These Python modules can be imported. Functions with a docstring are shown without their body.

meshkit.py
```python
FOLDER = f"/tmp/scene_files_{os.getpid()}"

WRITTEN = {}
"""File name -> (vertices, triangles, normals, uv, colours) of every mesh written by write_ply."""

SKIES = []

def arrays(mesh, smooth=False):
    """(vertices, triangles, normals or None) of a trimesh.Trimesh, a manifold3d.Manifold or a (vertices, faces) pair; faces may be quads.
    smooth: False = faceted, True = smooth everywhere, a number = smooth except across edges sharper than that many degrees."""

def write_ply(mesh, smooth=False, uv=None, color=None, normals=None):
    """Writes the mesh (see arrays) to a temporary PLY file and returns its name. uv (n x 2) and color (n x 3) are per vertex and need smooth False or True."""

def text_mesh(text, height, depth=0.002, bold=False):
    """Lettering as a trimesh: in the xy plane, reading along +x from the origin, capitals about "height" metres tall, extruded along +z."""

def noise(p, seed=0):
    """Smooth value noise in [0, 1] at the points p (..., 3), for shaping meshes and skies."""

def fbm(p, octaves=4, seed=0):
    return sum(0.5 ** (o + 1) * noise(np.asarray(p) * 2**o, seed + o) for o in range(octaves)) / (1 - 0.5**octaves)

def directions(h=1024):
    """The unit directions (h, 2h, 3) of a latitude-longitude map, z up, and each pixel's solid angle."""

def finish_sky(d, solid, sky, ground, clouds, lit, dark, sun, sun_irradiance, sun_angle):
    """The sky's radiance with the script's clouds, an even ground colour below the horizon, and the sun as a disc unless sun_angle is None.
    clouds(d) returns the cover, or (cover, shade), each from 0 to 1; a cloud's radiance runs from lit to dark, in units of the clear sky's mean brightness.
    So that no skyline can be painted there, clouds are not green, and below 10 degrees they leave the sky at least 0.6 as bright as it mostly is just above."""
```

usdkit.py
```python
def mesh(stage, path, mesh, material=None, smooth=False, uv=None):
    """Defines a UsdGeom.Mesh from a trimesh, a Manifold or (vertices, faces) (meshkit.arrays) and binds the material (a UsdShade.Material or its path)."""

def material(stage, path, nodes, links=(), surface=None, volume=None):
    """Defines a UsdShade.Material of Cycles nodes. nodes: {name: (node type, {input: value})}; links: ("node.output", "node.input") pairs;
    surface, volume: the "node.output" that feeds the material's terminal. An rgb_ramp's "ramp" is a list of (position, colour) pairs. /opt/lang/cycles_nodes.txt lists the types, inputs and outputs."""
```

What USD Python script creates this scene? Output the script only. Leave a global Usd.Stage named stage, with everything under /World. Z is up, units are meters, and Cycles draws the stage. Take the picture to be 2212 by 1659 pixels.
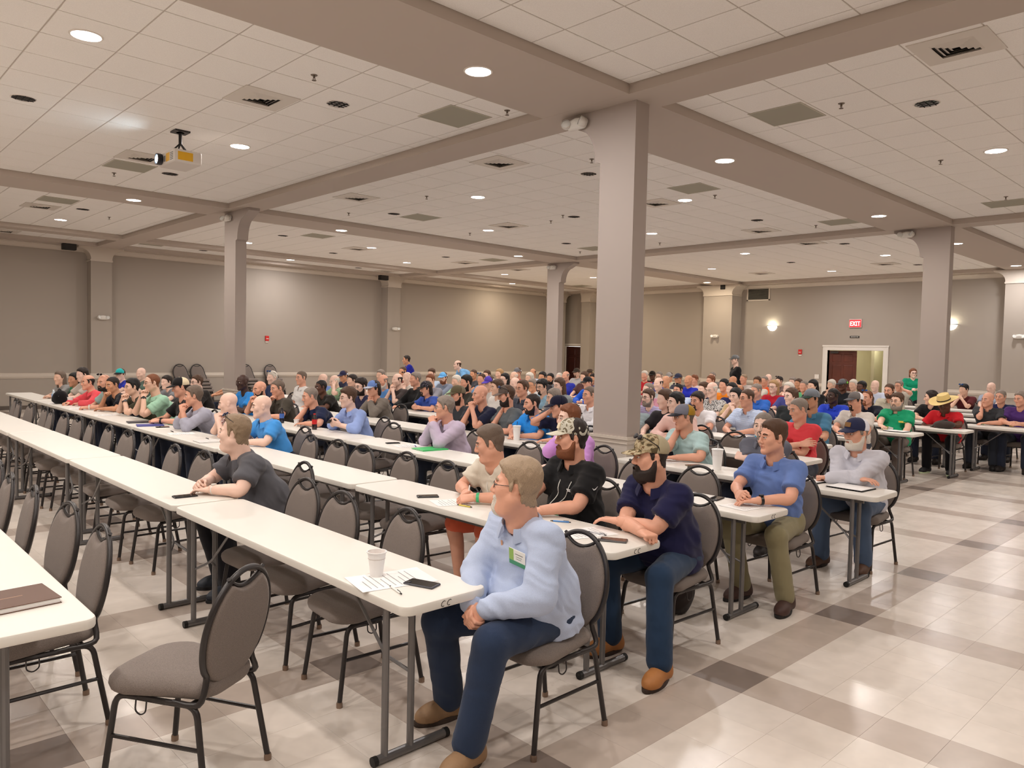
import math, random
import numpy as np, trimesh, usdkit, meshkit
import manifold3d as m3
from shapely.geometry import Polygon, box as sbox
from pxr import Usd, UsdGeom, UsdLux, UsdShade, Gf, Sdf
stage = Usd.Stage.CreateInMemory()
UsdGeom.Xform.Define(stage, '/World'); UsdGeom.Scope.Define(stage, '/World/Looks')
# ---------------------------------------------------------------- camera
F_PX, EYE = 1641.77, np.array([0.0, 0.0, 1.7841])
YAW, PITCH, ROLL = math.radians(46.35), math.radians(-2.469), math.radians(1.2705)
fw = np.array([math.cos(YAW)*math.cos(PITCH), math.sin(YAW)*math.cos(PITCH), math.sin(PITCH)])
rt = np.array([math.sin(YAW), -math.cos(YAW), 0]); up = np.cross(rt, fw)
rt, up = math.cos(ROLL)*rt + math.sin(ROLL)*up, -math.sin(ROLL)*rt + math.cos(ROLL)*up
cam = UsdGeom.Camera.Define(stage, '/World/camera')
cam.AddTransformOp().Set(Gf.Matrix4d(*[float(v) for row, w in ((rt, 0), (up, 0), (-fw, 0), (EYE, 1)) for v in (*row, w)]))
cam.CreateHorizontalApertureAttr(36.0); cam.CreateVerticalApertureAttr(36.0*1659/2212); cam.CreateFocalLengthAttr(36.0*F_PX/2212)
cam.CreateClippingRangeAttr(Gf.Vec2f(0.05, 200)); cam.CreateFStopAttr(0)
cam.CreateExposureAttr(EXPOSURE := 3.08)
# a faint even ambient (the hall's far, unseen half is open and lit)
dome = UsdLux.DomeLight.Define(stage, '/World/dome'); dome.CreateIntensityAttr(0.05); dome.CreateColorAttr(Gf.Vec3f(1, .96, .92))
LIGHT_W = 46.0; CONE = 82.0
def project(p):
    q = np.asarray(p, float) - EYE
    z = q @ fw
    return 1106 + F_PX*(q @ rt)/z, 829.5 - F_PX*(q @ up)/z, z

# ---------------------------------------------------------------- helpers
_names = {}
def numbered(parent, name):
    k = (parent, name); n = _names.get(k, 0); _names[k] = n+1
    return f'{parent}/{name}' if n == 0 else f'{parent}/{name}_{n:03d}'
def pth(p): return str(p.GetPath()) if p is not None else '/World'
def tag(o, label=None, cat=None, group=None, kind=None):
    for k, v in (('label', label), ('category', cat), ('group', group), ('kind', kind)):
        if v: o.SetCustomDataByKey(k, v)
    return o
def obj(name, mesh, m, parent=None, smooth=False, **kw):
    o = usdkit.mesh(stage, numbered(pth(parent), name), mesh, m, smooth).GetPrim()
    return tag(o, **kw)
def thing(name, label, cat, loc=(0, 0, 0), rz=0.0, group=None, kind=None):
    x = UsdGeom.Xform.Define(stage, numbered('/World', name))
    x.AddTranslateOp().Set(Gf.Vec3d(*map(float, loc))); x.AddRotateZOp().Set(float(rz))
    return tag(x.GetPrim(), label, cat, group, kind)
def dup(src, label, cat, loc, rz=0.0, group=None):
    base = src.GetName()
    if base[-4:-3] == '_' and base[-3:].isdigit(): base = base[:-4]
    r = thing(base, label, cat, loc, rz, group)
    r.GetReferences().AddInternalReference(src.GetPath()); r.SetInstanceable(True)
    return r
def lin(c):
    return tuple(((v/12.92) if v <= .04045 else ((v+.055)/1.055)**2.4) for v in c)
_mats = {}
def mat(name, rgb, rough=.6, bump=0.0, bscale=200, metal=0.0, spec=.5, coat=0.0, emit=0.0, vary=0.0, vscale=6, sss=0):
    """sRGB colour in 0..255 -> principled material; bump: noise height; vary: brightness mottling"""
    if name in _mats: return _mats[name]
    c = lin([v/255 for v in rgb])
    p = {'base_color': c, 'roughness': rough, 'metallic': metal, 'specular_ior_level': spec}
    if coat: p['coat_weight'] = coat
    if emit: p |= {'emission_color': c, 'emission_strength': emit}
    n = {'p': ('principled_bsdf', p)}; L = []
    if bump or vary: n['tc'] = ('texture_coordinate', {})
    if bump:
        n['bn'] = ('noise_texture', {'scale': bscale, 'detail': 3.0}); n['bp'] = ('bump', {'distance': bump, 'strength': 1.0})
        L += [('tc.object', 'bn.vector'), ('bn.fac', 'bp.height'), ('bp.normal', 'p.normal')]
    if vary:
        n['vn'] = ('noise_texture', {'scale': vscale, 'detail': 5.0})
        n['vr'] = ('rgb_ramp', {'ramp': [(0.25, tuple(v*(1-vary) for v in c)), (0.75, tuple(min(1, v*(1+vary)) for v in c))]})
        L += [('tc.object', 'vn.vector'), ('vn.fac', 'vr.fac'), ('vr.color', 'p.base_color')]
    _mats[name] = usdkit.material(stage, '/World/Looks/'+name, n, L, surface='p.BSDF')
    return _mats[name]
cat = trimesh.util.concatenate
def bx(x0, x1, y0, y1, z0, z1):
    b = trimesh.creation.box([x1-x0, y1-y0, z1-z0]); b.apply_translation([(x0+x1)/2, (y0+y1)/2, (z0+z1)/2]); return b
def rbox(x0, x1, y0, y1, z0, z1, r=.004, seg=6):
    """box with rounded edges: hull of spheres"""
    r = min(r, (x1-x0)/2.01, (y1-y0)/2.01, (z1-z0)/2.01)
    s = m3.Manifold.sphere(r, seg)
    pts = [s.translate([x, y, z]) for x in (x0+r, x1-r) for y in (y0+r, y1-r) for z in (z0+r, z1-r)]
    return tm(m3.Manifold.batch_hull(pts))
def tm(m):
    q = m.to_mesh(); return trimesh.Trimesh(q.vert_properties[:, :3], q.tri_verts, process=False)
def prism(pts, z0, z1):
    p = trimesh.creation.extrude_polygon(Polygon(pts), z1-z0, engine='earcut'); p.apply_translation([0, 0, z0]); return p
def lathe(profile, seg=24):
    return trimesh.creation.revolve(np.array(profile, float), sections=seg)
def tube(path, r, seg=8, caps=True):
    """round tube along a polyline; r number or list"""
    P = np.asarray(path, float); n = len(P); R = np.broadcast_to(np.asarray(r, float), (n,)) if np.ndim(r) < 2 else None
    T = np.gradient(P, axis=0); T /= np.linalg.norm(T, axis=1, keepdims=True)+1e-12
    a = np.array([0, 0, 1.0]) if abs(T[0][2]) < .9 else np.array([1.0, 0, 0])
    U = np.cross(T[0], a); U /= np.linalg.norm(U); V = []
    ang = np.linspace(0, 2*np.pi, seg, endpoint=False)
    for i in range(n):
        U = U - T[i]*(U@T[i]); U /= np.linalg.norm(U); W = np.cross(T[i], U)
        if R is not None: V.append(P[i] + R[i]*(np.cos(ang)[:, None]*U + np.sin(ang)[:, None]*W))
        else: V.append(P[i] + r[i][0]*np.cos(ang)[:, None]*U + r[i][1]*np.sin(ang)[:, None]*W)
    V = np.vstack(V); Fc = []
    for i in range(n-1):
        for k in range(seg):
            a0, b0 = i*seg+k, i*seg+(k+1) % seg
            Fc += [(a0, b0, b0+seg), (a0, b0+seg, a0+seg)]
    if caps:
        V = np.vstack([V, P[0], P[-1]]); c0, c1 = n*seg, n*seg+1
        for k in range(seg):
            Fc += [(c0, (k+1) % seg, k), (c1, (n-1)*seg+k, (n-1)*seg+(k+1) % seg)]
    return trimesh.Trimesh(V, np.array(Fc), process=False)
def smooth_path(pts, n=6):
    """Catmull-Rom through the points"""
    P = np.asarray(pts, float); Q = np.vstack([2*P[0]-P[1], P, 2*P[-1]-P[-2]]); out = []
    for i in range(1, len(Q)-2):
        for t in np.linspace(0, 1, n, endpoint=False):
            a, b, c, d = Q[i-1:i+3]
            out.append(.5*((2*b)+(-a+c)*t+(2*a-5*b+4*c-d)*t*t+(-a+3*b-3*c+d)*t**3))
    out.append(P[-1]); return np.array(out)
def fillet(pts, r=.03, n=5):
    """polyline with rounded corners"""
    P = np.asarray(pts, float); out = [P[0]]
    for a, b, c in zip(P[:-2], P[1:-1], P[2:]):
        u, w = a-b, c-b; lu, lw = np.linalg.norm(u), np.linalg.norm(w); k = min(r, lu/2.05, lw/2.05)
        p0, p1 = b+u/lu*k, b+w/lw*k
        for t in np.linspace(0, 1, n): out.append((1-t)**2*p0 + 2*t*(1-t)*b + t*t*p1)
    out.append(P[-1]); return np.array(out)
def moved(m, R=None, t=(0, 0, 0)):
    m = m.copy()
    if R is not None: m.vertices = m.vertices @ np.asarray(R).T
    m.vertices = m.vertices + np.asarray(t); return m
def Rz(a): c, s = math.cos(a), math.sin(a); return np.array([[c, -s, 0], [s, c, 0], [0, 0, 1.0]])
def Ry(a): c, s = math.cos(a), math.sin(a); return np.array([[c, 0, s], [0, 1, 0], [-s, 0, c]])
def Rx(a): c, s = math.cos(a), math.sin(a); return np.array([[1, 0, 0], [0, c, -s], [0, s, c]])

# ---------------------------------------------------------------- the room
HC, HS = 4.42, 4.325                  # ceiling tiles, beam soffits
XW, YW, XN, YN = 25.0, 22.9, -3.2, -4.6   # back wall, left wall, wall behind the camera, right wall
T = .3048
wall_m = mat('wall_paint', (170, 160, 149), .85, .0004, 400)
trim_m = mat('trim_paint', (205, 194, 181), .5)
beam_m = mat('beam_paint', (190, 177, 166), .8)
col_m = mat('column_paint', (176, 164, 156), .75, .0003, 300)
white_m = mat('white_paint', (228, 222, 214), .45)
tile_m = mat('ceiling_tile', (244, 240, 235), .95, .0012, 130, vary=.04, vscale=90)
grid_m = mat('ceiling_grid', (196, 186, 176), .6)

# floor: 1 ft vinyl tiles, one-tile bands every five tiles both ways, darker where bands cross
def floor_material():
    n = {'g': ('geometry', {}), 'sep': ('separate_xyz', {}), 'p': ('principled_bsdf', {'roughness': .3, 'specular_ior_level': .5})}
    L = [('g.position', 'sep.vector')]
    for ax, o in (('x', 3.6364), ('y', 1.9999)):
        n['s'+ax] = ('math', {'math_type': 'subtract', 'value2': o-1.524*20}); n['d'+ax] = ('math', {'math_type': 'divide', 'value2': 1.524})
        n['f'+ax] = ('math', {'math_type': 'fraction'}); n['l'+ax] = ('math', {'math_type': 'less_than', 'value2': .2})
        L += [(f'sep.{ax}', f's{ax}.value1'), (f's{ax}.value', f'd{ax}.value1'), (f'd{ax}.value', f'f{ax}.value1'), (f'f{ax}.value', f'l{ax}.value1')]
    n['add'] = ('math', {'math_type': 'add'}); n['half'] = ('math', {'math_type': 'multiply', 'value2': .5})
    a, b, c = (lin([v/255 for v in q]) for q in ((222, 212, 202), (188, 174, 163), (130, 117, 109)))
    n['ramp'] = ('rgb_ramp', {'ramp': [(0, a), (.33, b), (.75, c)], 'interpolate': False})
    L += [('lx.value', 'add.value1'), ('ly.value', 'add.value2'), ('add.value', 'half.value1'), ('half.value', 'ramp.fac')]
    # tile to tile tone and marbling
    n['tl'] = ('vector_math', {'math_type': 'scale', 'scale': 1/T}); n['ofs'] = ('vector_math', {'math_type': 'subtract', 'vector2': (3.6364-T*100, 1.9999-T*100, -.1)})
    n['fl'] = ('vector_math', {'math_type': 'floor'}); n['wn'] = ('white_noise_texture', {}); n['nz'] = ('noise_texture', {'scale': 9.0, 'detail': 6.0})
    n['mr'] = ('map_range', {'to_min': .955, 'to_max': 1.03}); n['mr2'] = ('map_range', {'from_min': .3, 'from_max': .7, 'to_min': .955, 'to_max': 1.04})
    n['mul'] = ('math', {'math_type': 'multiply'}); n['mix'] = ('vector_math', {'math_type': 'scale'})
    L += [('g.position', 'ofs.vector1'), ('ofs.vector', 'tl.vector1'), ('tl.vector', 'fl.vector1'), ('fl.vector', 'wn.vector'), ('g.position', 'nz.vector'),
          ('wn.value', 'mr.value'), ('nz.fac', 'mr2.value'), ('mr.result', 'mul.value1'), ('mr2.result', 'mul.value2'), ('ramp.color', 'mix.vector1'), ('mul.value', 'mix.scale'), ('mix.vector', 'p.base_color')]
    n['rn'] = ('noise_texture', {'scale': 3.0, 'detail': 3.0}); n['rr'] = ('map_range', {'to_min': .16, 'to_max': .34})
    L += [('g.position', 'rn.vector'), ('rn.fac', 'rr.value'), ('rr.result', 'p.roughness')]
    return usdkit.material(stage, '/World/Looks/vinyl_floor', n, L, surface='p.BSDF')
floor_m = floor_material()
def beveled_tile(x0, x1, y0, y1, z0, z1, g, e):
    """flat tile, gap g all round, edge chamfer e on the face at z1"""
    a = np.array([[x0+g, y0+g], [x1-g, y0+g], [x1-g, y1-g], [x0+g, y1-g]]); d = np.array([[1, 1], [-1, 1], [-1, -1], [1, -1]])*e
    s = np.sign(z1-z0)
    V = np.vstack([np.c_[a, np.full(4, z0)], np.c_[a, np.full(4, z1-s*e*.5)], np.c_[a+d, np.full(4, z1)]])
    Fc = [[8, 9, 10], [8, 10, 11]]
    for k in range(4):
        j = (k+1) % 4
        Fc += [[k, j, j+4], [k, j+4, k+4], [k+4, j+4, j+8], [k+4, j+8, k+8]]
    Fc = np.array(Fc)
    return trimesh.Trimesh(V, Fc if s > 0 else Fc[:, ::-1], process=False)
def px_area(c, s):
    q = [project((c[0]+dx*s/2, c[1]+dy*s/2, c[2])) for dx, dy in ((-1, -1), (1, -1), (1, 1), (-1, 1))]
    if min(v[2] for v in q) < .3: return 0
    cx, cy = np.mean([v[0] for v in q]), np.mean([v[1] for v in q])
    if not (-60 < cx < 2272 and -60 < cy < 1719): return 0
    a = sum(q[i][0]*q[(i+1) % 4][1]-q[(i+1) % 4][0]*q[i][1] for i in range(4))/2
    return abs(a)
def tiled(parent, name, cells, z0, z1, size, m, g, e):
    cells = sorted(cells, key=lambda c: -px_area(((c[0]+c[1])/2, (c[2]+c[3])/2, z1), size))
    for c in cells[:300]: obj(name, beveled_tile(*c, z0, z1, g, e), m, parent)
    V, Fc = [], []
    for c in cells[300:]:
        t = beveled_tile(*c, z0, z1, g, e); Fc.append(t.faces+12*len(V)); V.append(t.vertices)
    obj(name+'_field', trimesh.Trimesh(np.vstack(V), np.vstack(Fc), process=False), m, parent, kind='stuff')
floor = thing('floor', 'glossy cream and grey vinyl tile floor laid in a band pattern', 'floor', kind='structure')
xs = np.arange(3.6364-T*23, XW+T, T); ys = np.arange(1.9999-T*22, YW+T, T)
tiled(floor, 'floor_tile', [(max(x, XN), min(x+T, XW), max(y, YN), min(y+T, YW)) for x in xs for y in ys if x+T > XN+.01 and y+T > YN+.01 and x < XW-.01 and y < YW-.01], -.004, 0, T, floor_m, .0004, .0005)
obj('subfloor', bx(XN, XW, YN, YW, -.2, -.0045), mat('subfloor', (120, 108, 98), .9), floor)

# ceiling: lay-in tiles between boxed beams
ceiling = thing('ceiling', 'white lay-in tile ceiling between taupe boxed beams', 'ceiling', kind='structure')
BX = [(XN, 6.0, 1.594), (6.53, 15.75, 8.31), (16.25, 24.55, 17.4)]
BY = [(YN, 4.72, 4.331), (5.9, 14.05, 7.015), (15.05, 20.25, 17.1-.305), (20.75, 22.35, 22-.305)]
CT = .6096; cells = []
for x0, x1, ox in BX:
    for y0, y1, oy in BY:
        gx = [x0]+[v for v in ox+CT*np.arange(-40, 60) if x0+.02 < v < x1-.02]+[x1]
        gy = [y0]+[v for v in oy+CT*np.arange(-40, 60) if y0+.02 < v < y1-.02]+[y1]
        cells += [(a, b, c, d) for a, b in zip(gx, gx[1:]) for c, d in zip(gy, gy[1:])]
tiled(ceiling, 'ceiling_tile', cells, HC+.02, HC, CT, tile_m, .006, .005)
obj('ceiling_grid', bx(XN, XW, YN, YW, HC+.006, HC+.2), grid_m, ceiling)
for x0, x1 in ((6.0, 6.53), (15.75, 16.25), (24.55, XW)): obj('beam', bx(x0, x1, YN, YW, HS, HC+.01), beam_m, ceiling)
for y0, y1 in ((4.72, 5.9), (14.05, 15.05), (20.25, 20.75), (22.35, YW)):
    for x0, x1 in ((XN, 6.0), (6.53, 15.75), (16.25, 24.55)): obj('beam', bx(x0, x1, y0, y1, HS+.001, HC+.01), beam_m, ceiling)

# walls with door openings in the back wall
D1 = (9.13, 11.31, 2.17)     # double door frame outside: y0, y1, top
def ypoly(rects_out, holes): 
    p = sbox(*rects_out)
    for h in holes: p = p.difference(sbox(*h))
    return p
def wall_yz(name, x0, x1, y0, y1, z1, holes, m, label):
    p = ypoly((y0, 0, y1, z1), holes)
    w = trimesh.creation.extrude_polygon(p, x1-x0, engine='earcut')
    w.vertices = w.vertices[:, [2, 0, 1]]+[x0, 0, 0]
    return obj(name, w, m, kind='structure', label=label, cat='wall')
DY0, DY1 = 9.28, 11.06       # clear opening of the hall door
wall_yz('wall_back', XW, XW+.15, YN-.15, YW+.15, HC, [(DY0, -.01, DY1, 2.05), (21.62, -.01, 22.78, 2.06)], wall_m, 'taupe painted back wall with the exit door')
obj('wall_left', bx(XN-.15, XW, YW, YW+.15, 0, HC), wall_m, kind='structure', label='taupe painted left wall washed by downlights', cat='wall')
obj('wall_right', bx(XN-.15, XW, YN-.15, YN, 0, HC), wall_m, kind='structure', label='taupe painted right wall out of frame', cat='wall')
obj('wall_front', bx(XN-.15, XN, YN, YW, 0, HC), wall_m, kind='structure', label='taupe painted front wall behind the camera', cat='wall')
# chair rails, crowns
def rail_x(name, x0, x1, y, s):   # along x on a wall facing -y (s=-1)
    prof = [(0, 0), (.012, 0), (.02, .02), (.032, .05), (.032, .08), (.018, .1), (.018, .125), (0, .14)]
    pr = trimesh.creation.extrude_polygon(Polygon(prof), x1-x0, engine='earcut')
    v = pr.vertices; pr.vertices = np.c_[x0+v[:, 2], y+s*v[:, 0], v[:, 1]]
    pr.fix_normals(); return pr
def rail_y(x, y0, y1, s):
    p = rail_x('', y0, y1, 0, 1); v = p.vertices.copy(); p.vertices = np.c_[x+s*v[:, 1], v[:, 0], v[:, 2]]; p.fix_normals(); return p
def lift(m, z): return moved(m, None, (0, 0, z))
PIL_L = [(5.95, 6.46), (15.42, 15.92)]
segs_l = [(XN, 5.95), (6.46, 15.42), (15.92, 24.3)]
obj('trim_1', cat([lift(rail_x('', a, b, YW, -1), .80) for a, b in segs_l]), trim_m, kind='structure', label='white moulded chair rail along the left wall', cat='trim')
obj('trim_2', cat([lift(rail_y(XW, a, b, -1), .80) for a, b in ((YN, 4.9), (5.9, 9.13), (11.21, 14.28), (15.44, 21.4))]), trim_m, kind='structure', label='white moulded chair rail along the back wall', cat='trim')
crown = [(0, 0), (.02, 0), (.03, .03), (.07, .09), (.1, .11), (.1, .14), (0, .14)]
def crown_x(x0, x1, y, s):
    pr = trimesh.creation.extrude_polygon(Polygon(crown), x1-x0, engine='earcut'); v = pr.vertices
    pr.vertices = np.c_[x0+v[:, 2], y+s*v[:, 0], HS-.14+v[:, 1]]; pr.fix_normals(); return pr
def crown_y(x, y0, y1, s):
    p = crown_x(y0, y1, 0, 1); v = p.vertices.copy(); p.vertices = np.c_[x+s*v[:, 1], v[:, 0], v[:, 2]]; p.fix_normals(); return p
obj('trim_3', cat([crown_x(a, b, YW, -1) for a, b in segs_l]), trim_m, kind='structure', label='pale crown moulding along the left wall', cat='trim')
obj('trim_4', cat([crown_y(XW, a, b, -1) for a, b in ((YN, 4.9), (5.9, 14.28), (15.44, 21.4))]), trim_m, kind='structure', label='pale crown moulding along the back wall', cat='trim')
for nm, m_ in (('baseboard_left', cat([bx(a, b, YW-.015, YW, 0, .1) for a, b in segs_l])), ('baseboard_back', cat([bx(XW-.015, XW, a, b, 0, .1) for a, b in ((YN, 4.9), (5.9, 9.13), (11.21, 14.28), (15.44, 21.4))]))):
    obj(nm, m_, mat('baseboard', (90, 80, 72), .6), kind='structure', label='dark vinyl baseboard '+nm[10:], cat='baseboard')

# columns: slim rectangular shafts with a curved bracket under the beam
def bracket(depth_x, s, r=.42, tip=.56):
    """profile in (y,z): flat top, short tip, quarter-curve down to the shaft; extruded along x. s = direction in y"""
    zt = HS; pts = [(0, zt), (tip, zt), (tip, zt-.05)]
    pts += [(.30, zt-.10)] if False else []
    pts.append((.33, zt-.15))
    for a in np.linspace(0, math.pi/2, 14): pts.append((.33-.26*math.sin(a) if a else .31, zt-.16-.38*(1-math.cos(a))))
    pts += [(.05, zt-.545), (0, zt-.56)]
    p = trimesh.creation.extrude_polygon(Polygon(pts), depth_x, engine='earcut')
    v = p.vertices; p.vertices = np.c_[v[:, 2]-depth_x/2, s*v[:, 0], v[:, 1]]; p.fix_normals(); return p
def column(x, y, wx, wy, s, label):
    t = thing('column', label, 'column', (x, y, 0))
    obj('shaft', bx(-wx/2, wx/2, -wy/2, wy/2, 0, HS), col_m, t)
    obj('bracket', moved(bracket(wx, s), None, (0, s*wy/2, 0)), col_m, t)
    e = .018
    ring = cat([bx(-wx/2-e, wx/2+e, -wy/2-e, wy/2+e, .86, .91), bx(-wx/2-e*1.7, wx/2+e*1.7, -wy/2-e*1.7, wy/2+e*1.7, .905, .935)])
    obj('chair_rail', ring, trim_m, t)
    obj('wainscot', bx(-wx/2-.008, wx/2+.008, -wy/2-.008, wy/2+.008, 0, .86), white_m if False else mat('wainscot', (196, 186, 176), .6), t)
    obj('base', bx(-wx/2-.02, wx/2+.02, -wy/2-.02, wy/2+.02, 0, .1), mat('baseboard', (90, 80, 72), .6), t)
    return t
column(6.285, 4.99, .215, .45, 1, 'taupe column in the middle of the hall with curved bracket and emergency lamp')
column(6.28, 14.39, .215, .50, -1, 'taupe column left of centre standing among the left rows')
column(16.0, 5.01, .215, .46, 1, 'taupe column on the right beside the exit door wall')
column(16.05, 15.1, .215, .46, -1, 'taupe column far back in front of the dark corner door')
# wall pilasters with flared capitals
def pilaster(axis, c, half, face, wall, label, flare=(.3, .3)):
    t = thing('pilaster', label, 'pilaster')
    d0, d1 = sorted((face, wall))
    def B(a0, a1, z0, z1, ex=0): return bx(a0, a1, d0-ex, d1, z0, z1) if axis == 'x' else bx(d0-ex, d1, a0, a1, z0, z1)
    obj('shaft', B(c-half, c+half, 0, HS), wall_m, t)
    zt = HS; pts = [(-half-flare[0], zt), (half+flare[1], zt), (half+flare[1], zt-.05)]
    for a in np.linspace(0, math.pi/2, 8): pts.append((half+flare[1]*.85*(1-math.sin(a)), zt-.06-.26*(1-math.cos(a))))
    pts += [(half+.025, zt-.36), (half, zt-.38), (-half, zt-.38), (-half-.025, zt-.36)]
    for a in np.linspace(math.pi/2, 0, 8): pts.append((-half-flare[0]*.85*(1-math.sin(a)), zt-.06-.26*(1-math.cos(a))))
    pts.append((-half-flare[0], zt-.05))
    p = trimesh.creation.extrude_polygon(Polygon(pts), d1-d0+.03, engine='earcut'); v = p.vertices
    p.vertices = np.c_[c+v[:, 0], d1-v[:, 2], v[:, 1]] if axis == 'x' else np.c_[d1-v[:, 2], c+v[:, 0], v[:, 1]]
    p.fix_normals(); obj('capital', p, trim_m, t)
    obj('chair_rail', B(c-half-.02, c+half+.02, .80, .94, .025), trim_m, t)
pilaster('x', 6.15, .26, 22.55, YW, 'wall pilaster left of the left column')
pilaster('x', 15.6, .27, 22.5, YW, 'wall pilaster between the two bright wall scallops')
pilaster('x', 24.2, .4, 22.5, YW, 'wall pilaster at the far left corner behind the far column')
pilaster('y', 14.86, .58, 24.35, XW, 'broad corner pilaster at the person in black')
pilaster('y', 5.4, .5, 24.35, XW, 'broad wall pilaster at the right edge of the photo')
pilaster('y', 21.35, .24, 24.6, XW, 'narrow pilaster right of the dark corner door', (.25, .05))

# ---------------------------------------------------------------- ceiling fixtures
lens_m = mat('lamp_lens', (255, 244, 236), .4, emit=9)
ring_m = mat('lamp_ring', (232, 224, 216), .4)
can_m = mat('lamp_reflector', (150, 150, 152), .16, metal=1)
dark_m = mat('dark_recess', (34, 31, 30), .7)
def ring_mesh(r0, r1, z0, z1): return lathe([(r0, z1), (r0, z0+.004), (r0+.004, z0), (r1-.006, z0), (r1, z0+.006), (r1, z1)], 28)
RL = .115
def make_light(lit, z):
    t = thing('ceiling_light', 'x', 'ceiling light', (0, 0, z))
    if lit:
        obj('trim_ring', ring_mesh(RL, RL+.02, -.008, .004), ring_m, t, 30)
        obj('lens', lathe([(0, -.006), (RL*.6, -.005), (RL, -.001)], 28), lens_m, t, True)
    else:
        obj('trim_ring', ring_mesh(RL, RL+.012, -.006, .004), ring_m, t, 30)
        can = lathe([(RL*.99, -.003), (RL*.6, -.0015), (.03, -.001), (0, -.001)], 24)
        obj('reflector', can, can_m, t)
        obj('baffle', cat([bx(-RL*.95, RL*.95, k-.004, k+.004, -.0065, -.003) for k in (-.055, 0, .055)]+[bx(k-.004, k+.004, -.09, .09, -.0065, -.003) for k in (-.06, .0, .06)]), dark_m, t)
    return t
W, N, C = (1, .82, .58), (1, .93, .87), (1, .97, .98)
LIT = [(1.9, 7.4, 0, N), (4.38, 9.92, 0, N), (4.5, 15.08-.5, 1, N), (4.33, 18.85, 0, N), (8.75, 15.2-.55, 1, N), (8.6, 18.98, 0, C), (4.59, 5.35, 1, C), (8.63, 10, 0, N), (11.15, 12.55, 0, N), (11.15, 17.15, 0, N), (14.15, 14.7, 1, N),
       (8.87, 5.38, 1, C), (14.05, 5.4, 1, N), (10.96, 2.83, 0, N), (11.1, 7.47, 0, N), (17.8, 10.12, 0, N), (20.15, 7.54, 0, C), (11.15, 21.6, 0, C, 60), (13.75, 19.2, 0, N), (17.9, 19.25, 0, N), (20.5, 21.6, 0, W, 60), (20.4, 17.4, 0, W), (23.0, 19.2, 0, W, 64), (13.69, 10.04, 0, N),
       (20.35, 12.66, 0, N), (22.9, 10.11, 0, C, 62), (23.2, 14.6, 1, W), (23.4, 5.45, 1, C), (18.35, 5.4, 1, C)]
HID = [(-.6, 7.4, 0, N), (-.6, 2.6, 0, N), (-.6, 12.4, 0, N), (-2.4, 5.3, 1, N), (-2.4, 9.9, 0, N), (-2.4, .4, 0, N), (-.6, 9.9, 0, N), (1.9, 2.6, 0, N), (-.6, 5.35, 1, N), (1.9, 12.5, 0, N), (1.9, 17.1, 0, N), (4.4, .2, 0, N), (8.6, .3, 0, N), (11, -2.2, 0, N), (13.7, .3, 0, N), (-.6, .2, 0, N), (1.9, -2.2, 0, N), (17.7, .3, 0, N), (20.2, 2.8, 0, N), (16.9, 5.4, 1, N)]
HID = HID[:-1]
def region(x, y, z):
    u, v, _ = project((x, y, z))
    h = 'left' if u < 740 else 'centre' if u < 1480 else 'right'
    return u, v
def ordinal(k): return ['first', 'second', 'third', 'fourth', 'fifth', 'sixth', 'seventh', 'eighth', 'ninth', 'tenth', 'eleventh', 'twelfth', 'thirteenth', 'fourteenth', 'fifteenth', 'sixteenth', 'seventeenth', 'eighteenth', 'nineteenth', 'twentieth'][k-1]
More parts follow.
